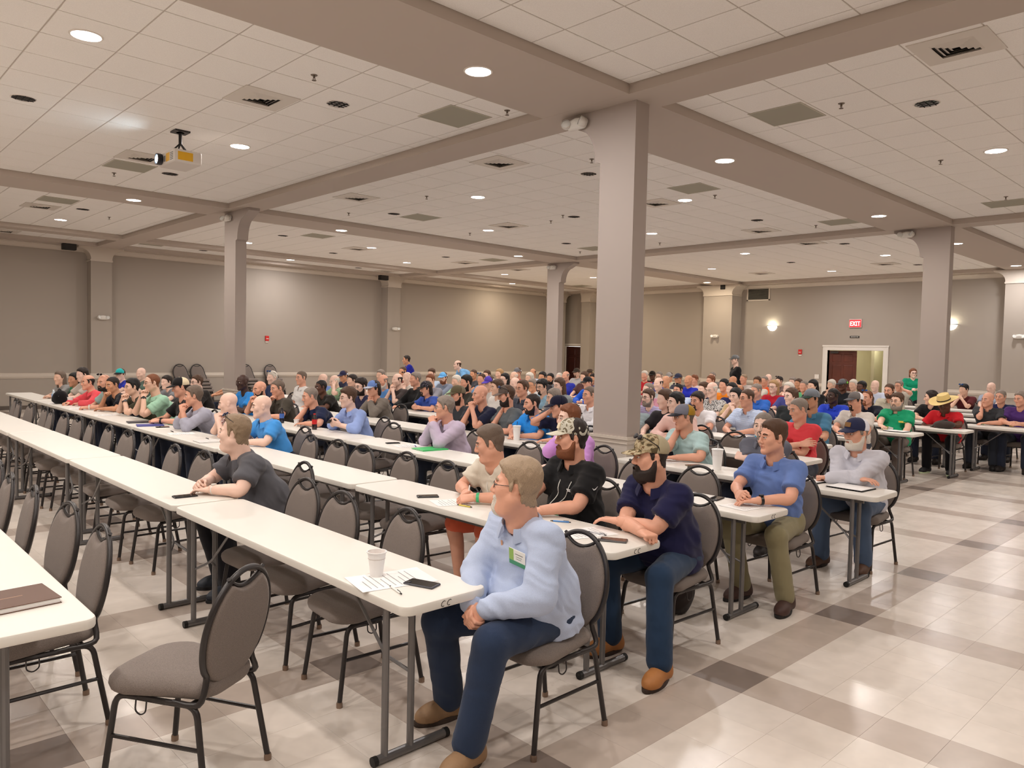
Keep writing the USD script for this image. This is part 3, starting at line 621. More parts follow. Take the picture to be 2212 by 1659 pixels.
EMPTY = {0: [4.0, 4.64, 5.35, 5.95, 6.6], 1: [3.43, 4.04, 4.6, 6.3, 6.85, 7.6, 8.25, 8.85, 9.42, 10.08, 10.6, 11.2, 11.75, 12.45, 13.05, 13.62], 2: [4.72, 5.32, 5.89, 6.4, 6.95], 3: [3.32, 3.87, 5.25, 7.5], 5: [4.6], 6: [7.7]}
for k, l in EMPTY.items():
    for i, y in enumerate(l):
        dx = .43+.03*math.sin(7*y+k)
        place_chair(ROWX[k]+dx-.03, y, 180+5*math.sin(3.1*y+k), f'empty grey oval-back chair, {ordinal(i+1)} empty one from the aisle in the {ROWNAME[k]}', 'empty chairs tucked under the tables')
for i, x in enumerate((8.4, 8.9, 10.4, 11.2)):
    for j in range(4):
        place_chair(x-.03*j, YW-.42+.02*j, 270, ('top spare chair' if j == 3 else f'spare chair {ordinal(j+1)} from the bottom')+f' in the {ordinal(i+1)} stack against the left wall', 'stacked spare chairs', z=.098*j)
# ---------------------------------------------------------------- implicit modelling for people
class Field:
    def __init__(s, lo, hi, h):
        s.lo = np.asarray(lo, float); s.h = h; n = np.ceil((np.asarray(hi)-s.lo)/h).astype(int)+1
        s.ax = [s.lo[i]+h*np.arange(n[i]) for i in range(3)]; s.F = np.full(n, .5, np.float32)
    def sub(s, lo, hi):
        sl = []
        for i in range(3):
            a = max(0, int((lo[i]-s.lo[i])/s.h)); b = min(len(s.ax[i]), int((hi[i]-s.lo[i])/s.h)+2)
            if b <= a: return None
            sl.append(slice(a, b))
        return tuple(sl), tuple(np.meshgrid(*[s.ax[i][sl[i]] for i in range(3)], indexing='ij', sparse=True))
    def grid(s): return np.meshgrid(*s.ax, indexing='ij', sparse=True)
    def put(s, lo, hi, f, k, cut=False):
        m = k+2*s.h; r = s.sub(np.asarray(lo)-m, np.asarray(hi)+m)
        if r is None: return
        sl, (x, y, z) = r; d = f(x, y, z).astype(np.float32); F = s.F[sl]
        if cut: q = np.maximum(k-np.abs(F+d), 0)/k; s.F[sl] = np.maximum(F, -d)+q*q*k*.25
        else: q = np.maximum(k-np.abs(F-d), 0)/k; s.F[sl] = np.minimum(F, d)-q*q*k*.25
    def cone(s, a, b, ra, rb, k=.02, cut=False):
        a, b = np.asarray(a, float), np.asarray(b, float); R = max(ra, rb); ab = b-a; L = ab@ab+1e-12
        def f(x, y, z):
            t = np.clip(((x-a[0])*ab[0]+(y-a[1])*ab[1]+(z-a[2])*ab[2])/L, 0, 1)
            return np.sqrt((x-a[0]-t*ab[0])**2+(y-a[1]-t*ab[1])**2+(z-a[2]-t*ab[2])**2)-(ra+(rb-ra)*t)
        s.put(np.minimum(a, b)-R, np.maximum(a, b)+R, f, k, cut)
    def ball(s, c, r, k=.02, cut=False): s.cone(c, c, r, r, k, cut)
    def ell(s, c, r, k=.02, cut=False, R=None):
        c, r = np.asarray(c, float), np.asarray(r, float); m = r if R is None else np.full(3, r.max())
        def f(x, y, z):
            X = [x-c[0], y-c[1], z-c[2]]
            if R is not None: X = [X[0]*R[0][i]+X[1]*R[1][i]+X[2]*R[2][i] for i in range(3)]
            k0 = np.sqrt(sum((X[i]/r[i])**2 for i in range(3))); k1 = np.sqrt(sum((X[i]/r[i]**2)**2 for i in range(3)))
            return k0*(k0-1)/np.maximum(k1, 1e-6)
        s.put(c-m, c+m, f, k, cut)
    def mesh(s, F=None): return nets(s.F if F is None else F, s.lo, s.h)
def nets(F, lo, h):
    F = np.pad(F, 1, constant_values=.5); lo = np.asarray(lo)-h
    S = F < 0; c = S[:-1, :-1, :-1].astype(np.int8)
    for d in ((0, 0, 1), (0, 1, 0), (0, 1, 1), (1, 0, 0), (1, 0, 1), (1, 1, 0), (1, 1, 1)):
        c = c+S[d[0]:S.shape[0]-1+d[0], d[1]:S.shape[1]-1+d[1], d[2]:S.shape[2]-1+d[2]]
    I = np.argwhere((c > 0) & (c < 8))
    if len(I) == 0: return trimesh.Trimesh()
    idx = np.full(c.shape, -1, np.int32); idx[tuple(I.T)] = np.arange(len(I))
    P = np.zeros((len(I), 3)); n = np.zeros(len(I)); C = np.array([[i, j, k] for i in (0, 1) for j in (0, 1) for k in (0, 1)])
    val = [F[tuple((I+q).T)] for q in C]
    for a in range(8):
        for b in range(a+1, 8):
            if np.abs(C[a]-C[b]).sum() == 1:
                va, vb = val[a], val[b]; m = (va < 0) != (vb < 0)
                t = np.where(m, va/np.where(m, va-vb, 1), 0)[:, None]
                P += m[:, None]*(C[a]+t*(C[b]-C[a])); n += m
    V = (I+P/n[:, None])*h+lo; Q = []
    for ax in range(3):
        u, w = [(1, 2), (2, 0), (0, 1)][ax]
        sl0 = [slice(None)]*3; sl1 = [slice(None)]*3; sl0[ax] = slice(0, -1); sl1[ax] = slice(1, None)
        E = np.argwhere(S[tuple(sl0)] != S[tuple(sl1)]); E = E[(E[:, u] > 0) & (E[:, w] > 0)]
        if len(E) == 0: continue
        du, dw = np.zeros(3, int), np.zeros(3, int); du[u] = 1; dw[w] = 1
        q = np.stack([idx[tuple((E-du-dw).T)], idx[tuple((E-dw).T)], idx[tuple(E.T)], idx[tuple((E-du).T)]], 1)
        fl = ~S[tuple(E.T)]; q[fl] = q[fl][:, ::-1]; Q.append(q)
    Q = np.vstack(Q); Q = Q[(Q >= 0).all(1)]
    return trimesh.Trimesh(V, np.vstack([Q[:, [0, 1, 2]], Q[:, [0, 2, 3]]]), process=False)
def mx(a):
    r = a[0]
    for q in a[1:]: r = np.maximum(r, q)
    return r
def unit(v): v = np.asarray(v, float); return v/(np.linalg.norm(v)+1e-12)
def wrinkle(m, amp, seed, sc=(9, 9, 14)):
    v = m.vertices; n = m.vertex_normals; a = np.array([[.8, .1, .6], [-.1, 1, .1], [-.6, .1, .8]])
    w = meshkit.fbm(v*6+seed, 2, seed+9)-.5; q = (v @ a.T)*np.array(sc)+seed*3.7+w[:, None]*1.6
    d = (meshkit.fbm(q*.6, 2, seed)-.5)*1.6+(.5-np.abs(2*meshkit.noise(q*np.array([.7, .7, 1.5]), seed+3)-1))*.7
    m.vertices = v+n*(d*amp)[:, None]; return m

# ---------------------------------------------------------------- materials of people
def skin_mat(rgb):
    key = 'skin_%02x%02x%02x' % rgb
    return mat(key, rgb, .48, .0003, 260, vary=.10, vscale=9, spec=.4)
def tex_mat(key, rgbs, kind, scale):
    """woven or printed cloth with a pattern"""
    if key in _mats: return _mats[key]
    cs = [lin([v/255 for v in c]) for c in rgbs]
    n = {'tc': ('texture_coordinate', {}), 'p': ('principled_bsdf', {'roughness': .9, 'specular_ior_level': .2})}; L = []
    if kind == 'plaid':
        for ax in 'xyz'[1:]:
            n['w'+ax] = ('wave_texture', {'bands_direction': ax, 'scale': float(scale), 'profile': 'sine', 'detail': 0.0}); L.append(('tc.object', f'w{ax}.vector'))
        n['a'] = ('math', {'math_type': 'add'}); n['h'] = ('math', {'math_type': 'multiply', 'value2': .5}); L += [('wy.fac', 'a.value1'), ('wz.fac', 'a.value2'), ('a.value', 'h.value1')]; src = 'h.value'
    else:
        n['n'] = ('noise_texture', {'scale': float(scale), 'detail': 2.0 if kind == 'camo' else 1.0, 'distortion': .6}); L.append(('tc.object', 'n.vector')); src = 'n.fac'
    st = np.linspace(.36, .64, len(cs)) if kind != 'plaid' else np.linspace(.1, .9, len(cs))
    n['r'] = ('rgb_ramp', {'ramp': [(float(a), c) for a, c in zip(st, cs)], 'interpolate': kind == 'plaid'}); L += [(src, 'r.fac'), ('r.color', 'p.base_color')]
    _mats[key] = usdkit.material(stage, '/World/Looks/'+key, n, L, surface='p.BSDF'); return _mats[key]
def cloth(rgb): return fabric('cloth_%02x%02x%02x' % tuple(rgb), rgb, 380, .92, .0003, con=.07)
def hair_mat(rgb):
    key = 'hair_%02x%02x%02x' % tuple(rgb)
    if key in _mats: return _mats[key]
    c = lin([v/255 for v in rgb])
    n = {'tc': ('texture_coordinate', {}), 'm': ('mapping', {'scale': (1, 1, .3)}), 'n': ('noise_texture', {'scale': 620.0, 'detail': 4.0}), 'b': ('bump', {'distance': .0012, 'strength': 1.0}),
         'r': ('rgb_ramp', {'ramp': [(.3, tuple(v*.68 for v in c)), (.7, tuple(min(1, v*1.28) for v in c))]}), 'p': ('principled_bsdf', {'roughness': .55, 'specular_ior_level': .35})}
    L = [('tc.object', 'm.vector'), ('m.vector', 'n.vector'), ('n.fac', 'b.height'), ('b.normal', 'p.normal'), ('n.fac', 'r.fac'), ('r.color', 'p.base_color')]
    _mats[key] = usdkit.material(stage, '/World/Looks/'+key, n, L, surface='p.BSDF'); return _mats[key]
SKIN = {'f': (234, 190, 166), 'p': (240, 202, 184), 'r': (226, 168, 142), 't': (206, 152, 122), 'o': (214, 156, 122), 'b': (98, 64, 50), 'd': (70, 47, 40)}
HAIR = {'br': (84, 60, 44), 'dk': (42, 32, 28), 'bk': (24, 21, 21), 'gr': (140, 128, 118), 'gb': (168, 146, 122), 'wh': (222, 214, 202), 'au': (124, 74, 46), 'bl': (178, 142, 100), 'sb': (112, 96, 84), 'lg': (150, 128, 104)}

# ---------------------------------------------------------------- head
HX = [-.13, -.06, -.036, -.024, -.012, .004, .010, .024, .034, .05, .07, .12]
HZ = [-.080, -.072, -.055, .000, .030, .028, -.012, -.012, .040, .060, .074, .080]
def head_field(h, neck, jaw=1.0, fat=0.0, low=False, ext=-.17):
    f = Field((-.135, -.105, ext), (.135, .105, .135), h)
    f.ell((-.014, 0, .034), (.094, .077, .083), .02)
    f.ell((.026, 0, -.030), (.064, .063*jaw+fat*.4, .078), .03)
    f.ell((.012, 0, -.062), (.060, .058*jaw+fat, .046+fat*.5), .025)
    for s in (-1, 1):
        f.cone((-.004, s*(.054*jaw+fat*.6), -.050), (.066, s*.014, -.100), .021, .017, .03)
        f.ball((.058, s*.042, -.018), .024+fat*.3, .025)
        f.cone((.080, s*.012, .028), (.066, s*.044, .026), .011, .010, .012)
    f.ball((.074, 0, -.101), .021, .02)
    if fat > .008: f.ell((.030, 0, -.112), (.05, .046+fat, .026+fat*.4), .03)
    f.cone((.088, 0, .014), (.107, 0, -.028), .0085, .0125, .012)
    for s in (-1, 1): f.ball((.097, s*.012, -.034), .009, .008)
    for s in (-1, 1):
        f.ball((.103, s*.031, .006), .0165, .016, cut=True)
        if not low: f.cone((.0955, s*.019, .0150), (.0865, s*.044, .0125), .0052, .0045, .004); f.cone((.0945, s*.021, -.0045), (.087, s*.042, -.0035), .0032, .003, .005)
        f.ell((-.006, s*.080, -.004), (.021, .009, .032), .006, R=Ry(-.2))
        if not low: f.ell((.0, s*.092, -.002), (.010, .010, .016), .006, cut=True)
    f.cone((.088, -.016, -.0585), (.088, .016, -.0585), .0075, .0075, .006); f.cone((.085, -.014, -.070), (.085, .014, -.070), .0085, .0085, .006)
    if not low: f.cone((.0985, -.02, -.0642), (.0985, .02, -.0642), .003, .003, .004, cut=True)
    a = np.array([-.022, 0, -.055]); f.cone(a, a+(np.asarray(neck)-a)*1.0, .055+fat*.5, .062+fat*.6, .03)
    return f
def hair_mesh(f, style, rec=0.0, seed=0):
    x, y, z = f.grid(); D = f.F; wob = .004*np.sin(x*190+seed)*np.cos(y*170)
    zf = np.interp(x, HX, HZ)
    if style == 'ring': reg = np.maximum((zf-z)*.8, np.minimum((z-.052-.3*(np.abs(y)-.05))*.9, 1)); t = .006
    elif style == 'crew': reg = (zf+rec*(x > .03)-z)*.8; t = .0045
    elif style == 'top':                       # flat-top or quiff: thick on top, cropped at the sides
        reg = (zf+rec*(x > .03)-z)*.8; t = .005+np.clip((z-.05)*.35, 0, .02)
    elif style == 'wave': reg = (zf+rec*(x > .03)-.004-z)*.8; t = .009+np.clip((z-.03)*.22, 0, .016)+.004*np.clip(x*12, 0, 1)
    else: reg = (zf+rec*(x > .03)-z)*.8; t = .010+np.clip((z-.03)*.08, 0, .006)
    t = t*np.clip((z+.085)/.07, .35, 1)*np.clip(-(reg+wob)/.016, .22, 1)
    H = np.maximum(D-t, reg+wob)
    if style in ('long', 'bob', 'shag', 'pony'):
        g = Field(f.lo, (f.ax[0][-1], f.ax[1][-1], f.ax[2][-1]), f.h); g.ax = f.ax; g.F = np.full(D.shape, .5, np.float32)
        zb = {'long': -.20, 'bob': -.10, 'shag': -.085, 'pony': -.06}[style]
        for s in (-1, 1):
            g.cone((-.02, s*.062, .05), (-.012 if style != 'shag' else -.05, s*.070, zb+.03), .03, .024, .03); g.cone((-.05, s*.05, .05), (-.06, s*.05, zb), .04, .03, .03)
        g.cone((-.06, 0, .05), (-.085, 0, zb-.01), .05, .034, .03)
        if style == 'pony': g.cone((-.10, 0, .02), (-.15, 0, -.16), .03, .018, .02)
        face = np.minimum((.5-x*9)*.05-.0, 1)   # keep hair off the face
        H = np.minimum(H, np.maximum(g.F, x-.028))
    return f.mesh(H.astype(np.float32))
def beard_mesh(f, style):
    x, y, z = f.grid(); D = f.F; ay = np.abs(y)
    zb = np.interp(x, [-.02, .0, .015, .030, .045, .060, .10], [-.012, -.012, -.022, -.050, -.066, -.072, -.074]); mus = mx([ay-.030-.25*np.clip(-.05-z, 0, .05), z+.0435+.16*ay, .062-x])
    reg = np.minimum(mx([z-zb, -.004-x]), mus); reg = np.maximum(reg, -.150-z); lip = mx([ay-.019, -.0735-z, z+.0575])
    t = {'full': .011, 'long': .013, 'goatee': .008, 'stubble': .003}[style]
    if style == 'goatee': reg = np.maximum(reg, np.maximum(ay-.030, .05-x))
    B = np.maximum(D-t*np.clip(-reg/.012, .12, 1), reg)
    if style == 'long':
        g = Field(f.lo, (f.ax[0][-1], f.ax[1][-1], f.ax[2][-1]), f.h); g.ax = f.ax; g.F = np.full(D.shape, .5, np.float32); g.ell((.056, 0, -.112), (.046, .047, .052), .02)
        B = np.minimum(B, np.maximum(g.F, z+.078))
    return f.mesh(np.maximum(B, -lip).astype(np.float32))
def cap_field(h):
    f = Field((-.135, -.11, -.03), (.225, .11, .15), h); f.ell((-.012, 0, .042), (.106, .089, .088), .01); f.ell((.02, 0, .055), (.07, .07, .075), .02)
    x, y, z = f.grid(); return np.maximum(f.F, (.026+.17*x)-z), f
def cap_parts(h):
    C, f = cap_field(h); x, y, z = f.grid(); seam = .004-.35*z
    front = f.mesh(np.maximum(C, seam-x).astype(np.float32)); back = f.mesh(np.maximum(C, x-seam).astype(np.float32))
    u = np.sqrt(((x-.075)/.102)**2+(y/.079)**2); zc = .052-.22*(x-.07)-3.2*y*y
    B = mx([np.abs(z-zc)-max(.0032, h*.62), (u-1)*.08, .052-x-.02*np.abs(y)*10+.0*z])
    return front, back, f.mesh(B.astype(np.float32))
_caps = {}
def glasses_mesh(r=.0018):
    P = []
    for s in (-1, 1):
        P.append(tube([(.099-.004*math.cos(a)**2, s*.031+.021*math.cos(a), .004+.015*math.sin(a)) for a in np.linspace(0, 2*math.pi, 15)], r, 5))
        P.append(tube(fillet([(.096, s*.052, .010), (.088, s*.075, .010), (-.005, s*.0835, .012), (-.022, s*.082, -.008)], .015, 4), r, 5))
    P.append(tube([(.101, -.010, .006), (.104, 0, .009), (.101, .010, .006)], r, 5)); return cat(P)
def shades_mesh():
    P = [glasses_mesh(.0024)]
    for s in (-1, 1): P.append(moved(trimesh.creation.icosphere(2, 1.0), np.diag([.006, .024, .017]), (.099, s*.031, .004)))
    return P[0], cat(P[1:])
# ---------------------------------------------------------------- hands and feet
_hand = {}
def hand_mesh(pose, right, h):
    k = (pose, right, h)
    if k in _hand: return _hand[k]
    f = Field((-.04, -.07, -.11), (.21, .09, .06), h)
    fin = [(.030, .074, .0088), (.010, .082, .0090), (-.011, .076, .0086), (-.030, .060, .0076)]
    bend = {'flat': (14, 18, 12), 'grip': (42, 52, 35), 'fist': (78, 92, 60), 'point': (60, 75, 50)}[pose]
    for i, (y, L, r) in enumerate(fin):
        f.cone((0, y*.45, 0), (.086-abs(y)*.12, y, .002), .021, .0125, .014)
        p = np.array([.088-abs(y)*.15, y, .002]); a = 0; d0 = math.atan2(y*.25, 1)
        bb = (8, 10, 8) if (pose == 'point' and i == 0) else bend
        for q, (fr, b) in enumerate(zip((.45, .31, .24), bb)):
            a += math.radians(b*(1+.06*i)); n = p+L*fr*np.array([math.cos(a)*math.cos(d0), math.cos(a)*math.sin(d0), -math.sin(a)]); f.cone(p, n, r*(1-.08*q), r*(.94-.1*q), .004); p = n
    tb = {'flat': [(.012, .022, -.006), (.046, .048, -.012), (.072, .060, -.018), (.094, .064, -.024)], 'grip': [(.012, .022, -.008), (.046, .044, -.026), (.072, .044, -.044), (.092, .034, -.054)],
          'fist': [(.012, .022, -.010), (.044, .040, -.030), (.068, .028, -.046), (.080, .008, -.052)], 'point': [(.012, .022, -.008), (.046, .044, -.026), (.072, .044, -.040), (.09, .036, -.046)]}[pose]
    for a, b, r0, r1 in zip(tb, tb[1:], (.017, .0125, .0105), (.0135, .0105, .0085)): f.cone(a, b, r0, r1, .006)
    f.cone((-.03, 0, 0), (.02, 0, 0), .026, .024, .012)
    x, y, z = f.grid(); m = f.mesh()
    m.vertices[:, 2] *= np.where(m.vertices[:, 0] < .09, .82, 1)
    if not right: m.vertices[:, 1] *= -1; m.faces = m.faces[:, ::-1]
    _hand[k] = m; return m
_shoe = {}
def shoe_mesh(kind, h):
    """heel under the origin, toe along +x; returns (upper, sole)"""
    k = (kind, h)
    if k in _shoe: return _shoe[k]
    f = Field((-.09, -.075, -.01), (.23, .075, .24), h); top = {'boot': .19, 'shoe': .10, 'sneaker': .10}[kind]
    f.cone((-.03, 0, .05), (.02, 0, top-.01), .046, .048, .03); f.cone((-.03, 0, .045), (.13, .005, .040), .043, .040, .03); f.ell((.135, .004, .040), (.065, .046, .036 if kind != 'boot' else .044), .03)
    f.cone((-.01, 0, .085), (.10, 0, .055), .040, .034, .04)
    x, y, z = f.grid(); up_ = f.mesh(mx([f.F, .020-z, z-top]).astype(np.float32))
    P = []
    for a in np.linspace(0, 2*math.pi, 28, endpoint=False):
        u = math.cos(a); w = .050*math.sin(a)*(1-.22*(u < -.2)*(-u)); P.append((.062+.143*u, w*(1 if u < .3 else 1.02)))
    P = np.array(P); c = np.array([.062, 0])
    sole = loft([np.c_[c+(P-c)*.96, np.zeros(len(P))], np.c_[P, np.full(len(P), .006)], np.c_[P, np.full(len(P), .022)], np.c_[c+(P-c)*.93, np.full(len(P), .026)]])
    _shoe[k] = up_, sole; return _shoe[k]
def frame_of(x, zh):
    """rotation whose columns are x (forward), y, z with z near zh"""
    x = unit(x); y = unit(np.cross(zh, x)); return np.array([x, y, np.cross(x, y)]).T
def ik(S, W, l1, l2, hint):
    S, W = np.asarray(S, float), np.asarray(W, float); v = W-S; d = np.linalg.norm(v)
    if d > .985*(l1+l2): W = S+v/d*.985*(l1+l2); d = .985*(l1+l2)
    d = max(d, .12); u = unit(v); a = (l1*l1-l2*l2+d*d)/(2*d); hgt = math.sqrt(max(l1*l1-a*a, 0)); n = np.asarray(hint, float); n = unit(n-u*(n@u)); return S+u*a+n*hgt, W
# ---------------------------------------------------------------- a person
PEOPLE = {}
def person(label, hx, hy, lean=10, tl=.70, yaw=180, look=None, pitch=6, roll=0, b=1.0, skin='f', hair='short', hc='br', rec=0, beard=None, bc=None, cap=None, glasses=None, shirt=(120, 120, 130), sleeve='s', pat=None,
           pants=(40, 46, 62), arms='rest', hands=None, shoes=None, lod=2, stand=False, badge=None, lanyard=False, collar=None, legs=None, edge=.33, bare=False, watch=None, fat=None, tuck=False, extra=None, jaw=1.0, group=None, sh=1.0, hz=None):
    hl, hr_, hs, hb, hh = [(.0042, .004, .010, .013, .0042), (.0075, .006, .014, .02, .0065), (.0115, .011, .022, .032, .010)][lod]
    t = thing('person', label, 'person', (hx, hy, 0), yaw, group); rng = random.Random(int(hx*1000+hy*77)); sd = rng.randrange(1000)
    L = math.radians(lean); k = tl/.70; hz = hz or (.93 if stand else .56)
    H = np.array([0, 0, hz]); d = np.array([math.sin(L), 0, math.cos(L)]); fwd = np.array([math.cos(L), 0, -math.sin(L)])
    hc_ = H+tl*d                                            # head centre
    la = math.radians((look if look is not None else yaw)-yaw); la = (la+math.pi) % (2*math.pi)-math.pi; la = max(-1.25, min(1.25, la))
    RH = Rz(la) @ Ry(math.radians(pitch)) @ Rx(math.radians(roll))
    N = hc_-k*.185*unit(.45*d+.55*np.array([0, 0, 1.0]))-.022*fwd
    sc = sh*(.90+.10*b); tw = Rz(la*.22); ysh = .172*sc
    S = {s: N+tw @ np.array([-.004, s*ysh, 0])-.062*k*d for s in (1, -1)}      # shoulder joints (1 = left)
    skm = skin_mat(SKIN[skin]); hm = hair_mat(HAIR[hc] if isinstance(hc, str) else hc)
    # --- arms
    mouth = hc_+RH @ np.array([.095, 0, -.085]); chin = hc_+RH @ np.array([.075, 0, -.12]); tz = .76
    def arm_target(a, s):
        """wrist, elbow hint, hand direction, palm normal, hand pose"""
        e = edge
        return {'rest': ((e+.13, s*.075, tz+.018), (-.3, s*1, -.6), (.6, -s*.8, -.05), (0, 0, -1), 'flat'),
                'fist': ((e+.12, s*.07, tz+.025), (-.3, s*1, -.6), (.75, -s*.6, 0), (0, -s*.6, -.8), 'fist'),
                'clasp': ((e+.13, s*.07, tz+.04), (-.3, s*1, -.6), (.75, -s*.65, .1), (0, -s*.9, -.4), 'grip'),
                'write': ((e+.19, s*.10, tz+.022), (-.3, s*1, -.5), (.9, -s*.35, -.15), (0, -s*.5, -.85), 'grip'),
                'reach': ((e+.24, s*.16, tz+.018), (-.3, s*1, -.5), (.95, -s*.2, -.05), (0, -s*.3, -1), 'grip'),
                'phone': ((e+.12, s*.085, tz+.07), (-.3, s*1, -.7), (.85, -s*.45, .35), (0, -s*.8, .6), 'grip'),
                'chin': (tuple(chin+RH @ np.array([.020, s*.03, -.075])), (.25, s*.55, -1), (-.25, -s*.25, .9), (-.5, -s*.8, 0), 'fist'),
                'mouth': (tuple(mouth+RH @ np.array([.045, s*.035, -.085])), (.25, s*.5, -1), (-.2, -s*.45, .85), (-.6, -s*.8, 0), 'grip'),
                'cheek': (tuple(hc_+RH @ np.array([.035, s*.085, -.135])), (.3, s*.4, -1), (.05, -s*.05, 1), (-.1, -s*1, 0), 'flat'),
                'ear': (tuple(hc_+RH @ np.array([.03, s*.12, -.08])), (.2, s*.9, -.5), (-.2, -s*.3, .9), (-.3, -s*1, 0), 'grip'),
                'brow': (tuple(hc_+RH @ np.array([.09, s*.10, -.05])), (.3, s*.7, -.8), (-.1, -s*.55, .8), (-.7, -s*.6, 0), 'flat'),
                'lap': ((.20, s*.055, .635), (-.4, s*1, -.2), (.75, -s*.45, -.5), (0, -s*.6, -.8), 'grip'),
                'lapf': ((.40, s*.05, .665), (-.5, s*1, -.1), (.55, -s*.45, -.7), (-.4, -s*.6, -.5), 'grip'),
                'knee': ((.34, s*.17, .60), (-.4, s*1, .2), (.95, 0, -.3), (0, 0, -1), 'flat'),
                'crossA': ((e+.03, -s*.115, tz+.035), (-.1, s*1, -.5), (.25, -s*1, .0), (0, 0, -1), 'flat'),
                'crossB': ((e+.10, -s*.12, tz+.02), (-.1, s*1, -.5), (.3, -s*1, .0), (0, 0, -1), 'fist'),
                'chestA': ((.21+.06*b, -s*.13, hz+.30), (0, s*1, -.6), (.1, -s*1, .15), (-.8, 0, -.4), 'flat'), 'chestB': ((.17+.06*b, -s*.12, hz+.27), (0, s*1, -.6), (.1, -s*1, .1), (-.8, 0, -.4), 'fist'),
                'down': ((.05, s*.26, hz-.13), (-.6, s*.4, 0), (.1, 0, -1), (0, -s*1, 0), 'grip'), 'hold': ((.30, s*.11, hz+.18), (-.2, s*1, -.6), (.8, -s*.5, .2), (0, -s*.7, -.3), 'grip'),
                'lean': ((.42, s*.2, .80), (-.3, s*1, .3), (.8, 0, -.5), (0, 0, -1), 'flat'), 'back': ((-.20, s*.06, hz+.05), (-.3, s*1, 0), (-.1, -s*1, -.2), (-1, 0, 0), 'fist')}[a]
    am = arms.split(',') if ',' in arms else [arms, arms]
    sk = []; AW = {}
    l1, l2 = .285*k, .255*k; ra = .045+.010*(b-1)*2
    for s, a in ((1, am[0]), (-1, am[1])):
        W, hint, hd, pn, hp = arm_target(a, s); E, W = ik(S[s], W, l1, l2, hint)
        if a not in ('lap', 'lapf', 'knee', 'down', 'back', 'chestA', 'chestB', 'hold', 'lean') and not stand and E[2] < tz+.03 and E[0] > edge-.04: E[2] = tz+.03
        pth_ = smooth_path([S[s], S[s]+(E-S[s])*.5, E, E+(W-E)*.35, W], [5, 4, 3][lod]); u = np.linspace(0, 1, len(pth_))
        sk.append(tube(pth_, np.interp(u, [0, .25, .5, .64, 1], [ra*1.05, ra*1.0, ra*.88, ra*.92, ra*.60]), [14, 10, 7][lod]))
        hdv = unit(np.asarray(hd)*.65+unit(W-E)*.35); Rr = frame_of(hdv, -np.asarray(pn, float)); hm_ = hand_mesh((hands or {}).get(s, hp), s < 0, hh); sk.append(moved(hm_, Rr, W)); AW[s] = (E, W, Rr)
    # --- skin: head with face, neck, arms, inner trunk: one mesh
    ft = fat if fat is not None else max(0, (b-1.05)*.045); nk = RH.T @ (N-hc_)+np.array([0, 0, -.01]); ext = min(-.17, nk[2]-.05)
    if hair == 'long': ext = min(ext, -.25)
    f = head_field(hl, nk, jaw, ft, lod == 2, ext); hd_ = f.mesh(); ks = k*.985+.015
    sk.append(moved(hd_, RH, hc_)); sk.append(tube([H+.05*d, H+.35*k*d, N], [(.10, .10), (.09, .09), (.055, .055)], 8)); sk.append(tube([S[1], N, S[-1]], [.035, .04, .035], 7))
    if bare:
        pass
    # --- legs
    LG = {}
    for s in (1, -1):
        if stand: hip, kn, an = H+[0, s*.085, -.02], H+[.02, s*.10, -.43], np.array([-.01, s*.11, .085])
        else:
            lx, ly = (legs or {}).get(s, (.40, .17)); kx = lx if lx > .34 else .40; hip = H+[0, s*.085, -.005]; kn = np.array([.43, s*(.10+ly*.4), .545]); an = np.array([lx, s*ly, .09])
        LG[s] = hip, kn, an
        if bare: sk.append(tube(smooth_path([hip, hip+(kn-hip)*.6, kn, kn+(an-kn)*.35, an], 5), np.interp(np.linspace(0, 1, 21), [0, .4, .5, .65, 1], [.075, .065, .058, .058, .036]), 12))
    body = cat(sk); obj('body', body, skm, t, True)
    # --- hair, beard, hat, eyewear
    hq = None if hair in ('bald', None) else hair_mesh(f, hair, rec, sd)
    if hair not in ('bald', None): obj('hair', moved(hq if lod == 2 else wrinkle(hq, .0065 if hair in ('wave', 'short', 'long', 'shag') else .003, sd, (46, 46, 20)), RH, hc_), hm, t, True)
    if beard: obj('beard', moved(beard_mesh(f, beard), RH, hc_), hair_mat(HAIR[bc] if isinstance(bc, str) else bc) if bc else hm, t, True)
    if lod < 2:
        for s in (-1, 1):
            e = obj('eye', moved(trimesh.creation.icosphere(2 if lod == 0 else 1, .0120), RH, hc_+RH @ np.array([.0815, s*.031, .005])), mat('eye_white', (206, 196, 188), .3), t, True)
            obj('iris', moved(trimesh.creation.icosphere(1, .0066), RH, hc_+RH @ np.array([.0884, s*.0305, .005])), mat('iris_dark', (52, 38, 30), .2), e, True)
        if lod == 0 or cap is None: obj('eyebrows', moved(cat([tube(smooth_path([(.090, s*.014, .026), (.090, s*.030, .032), (.074, s*.048, .025)], 4), .0042, 6) for s in (-1, 1)]), RH, hc_), hm if hair not in ('bald', None) else mat('brow_tan', (120, 92, 74), .7), t, True)
        if lod == 0: obj('lips', moved(cat([tube(smooth_path([(.086, -.022, -.064), (.0945, -.008, -.0605), (.0945, .008, -.0605), (.086, .022, -.064)], 4), .0042, 6), tube(smooth_path([(.084, -.020, -.067), (.0925, 0, -.0715), (.084, .020, -.067)], 4), .0048, 6)]), RH, hc_), mat('lip_'+skin, tuple(int(v*q) for v, q in zip(SKIN[skin], (.84, .70, .70))), .4), t, True)
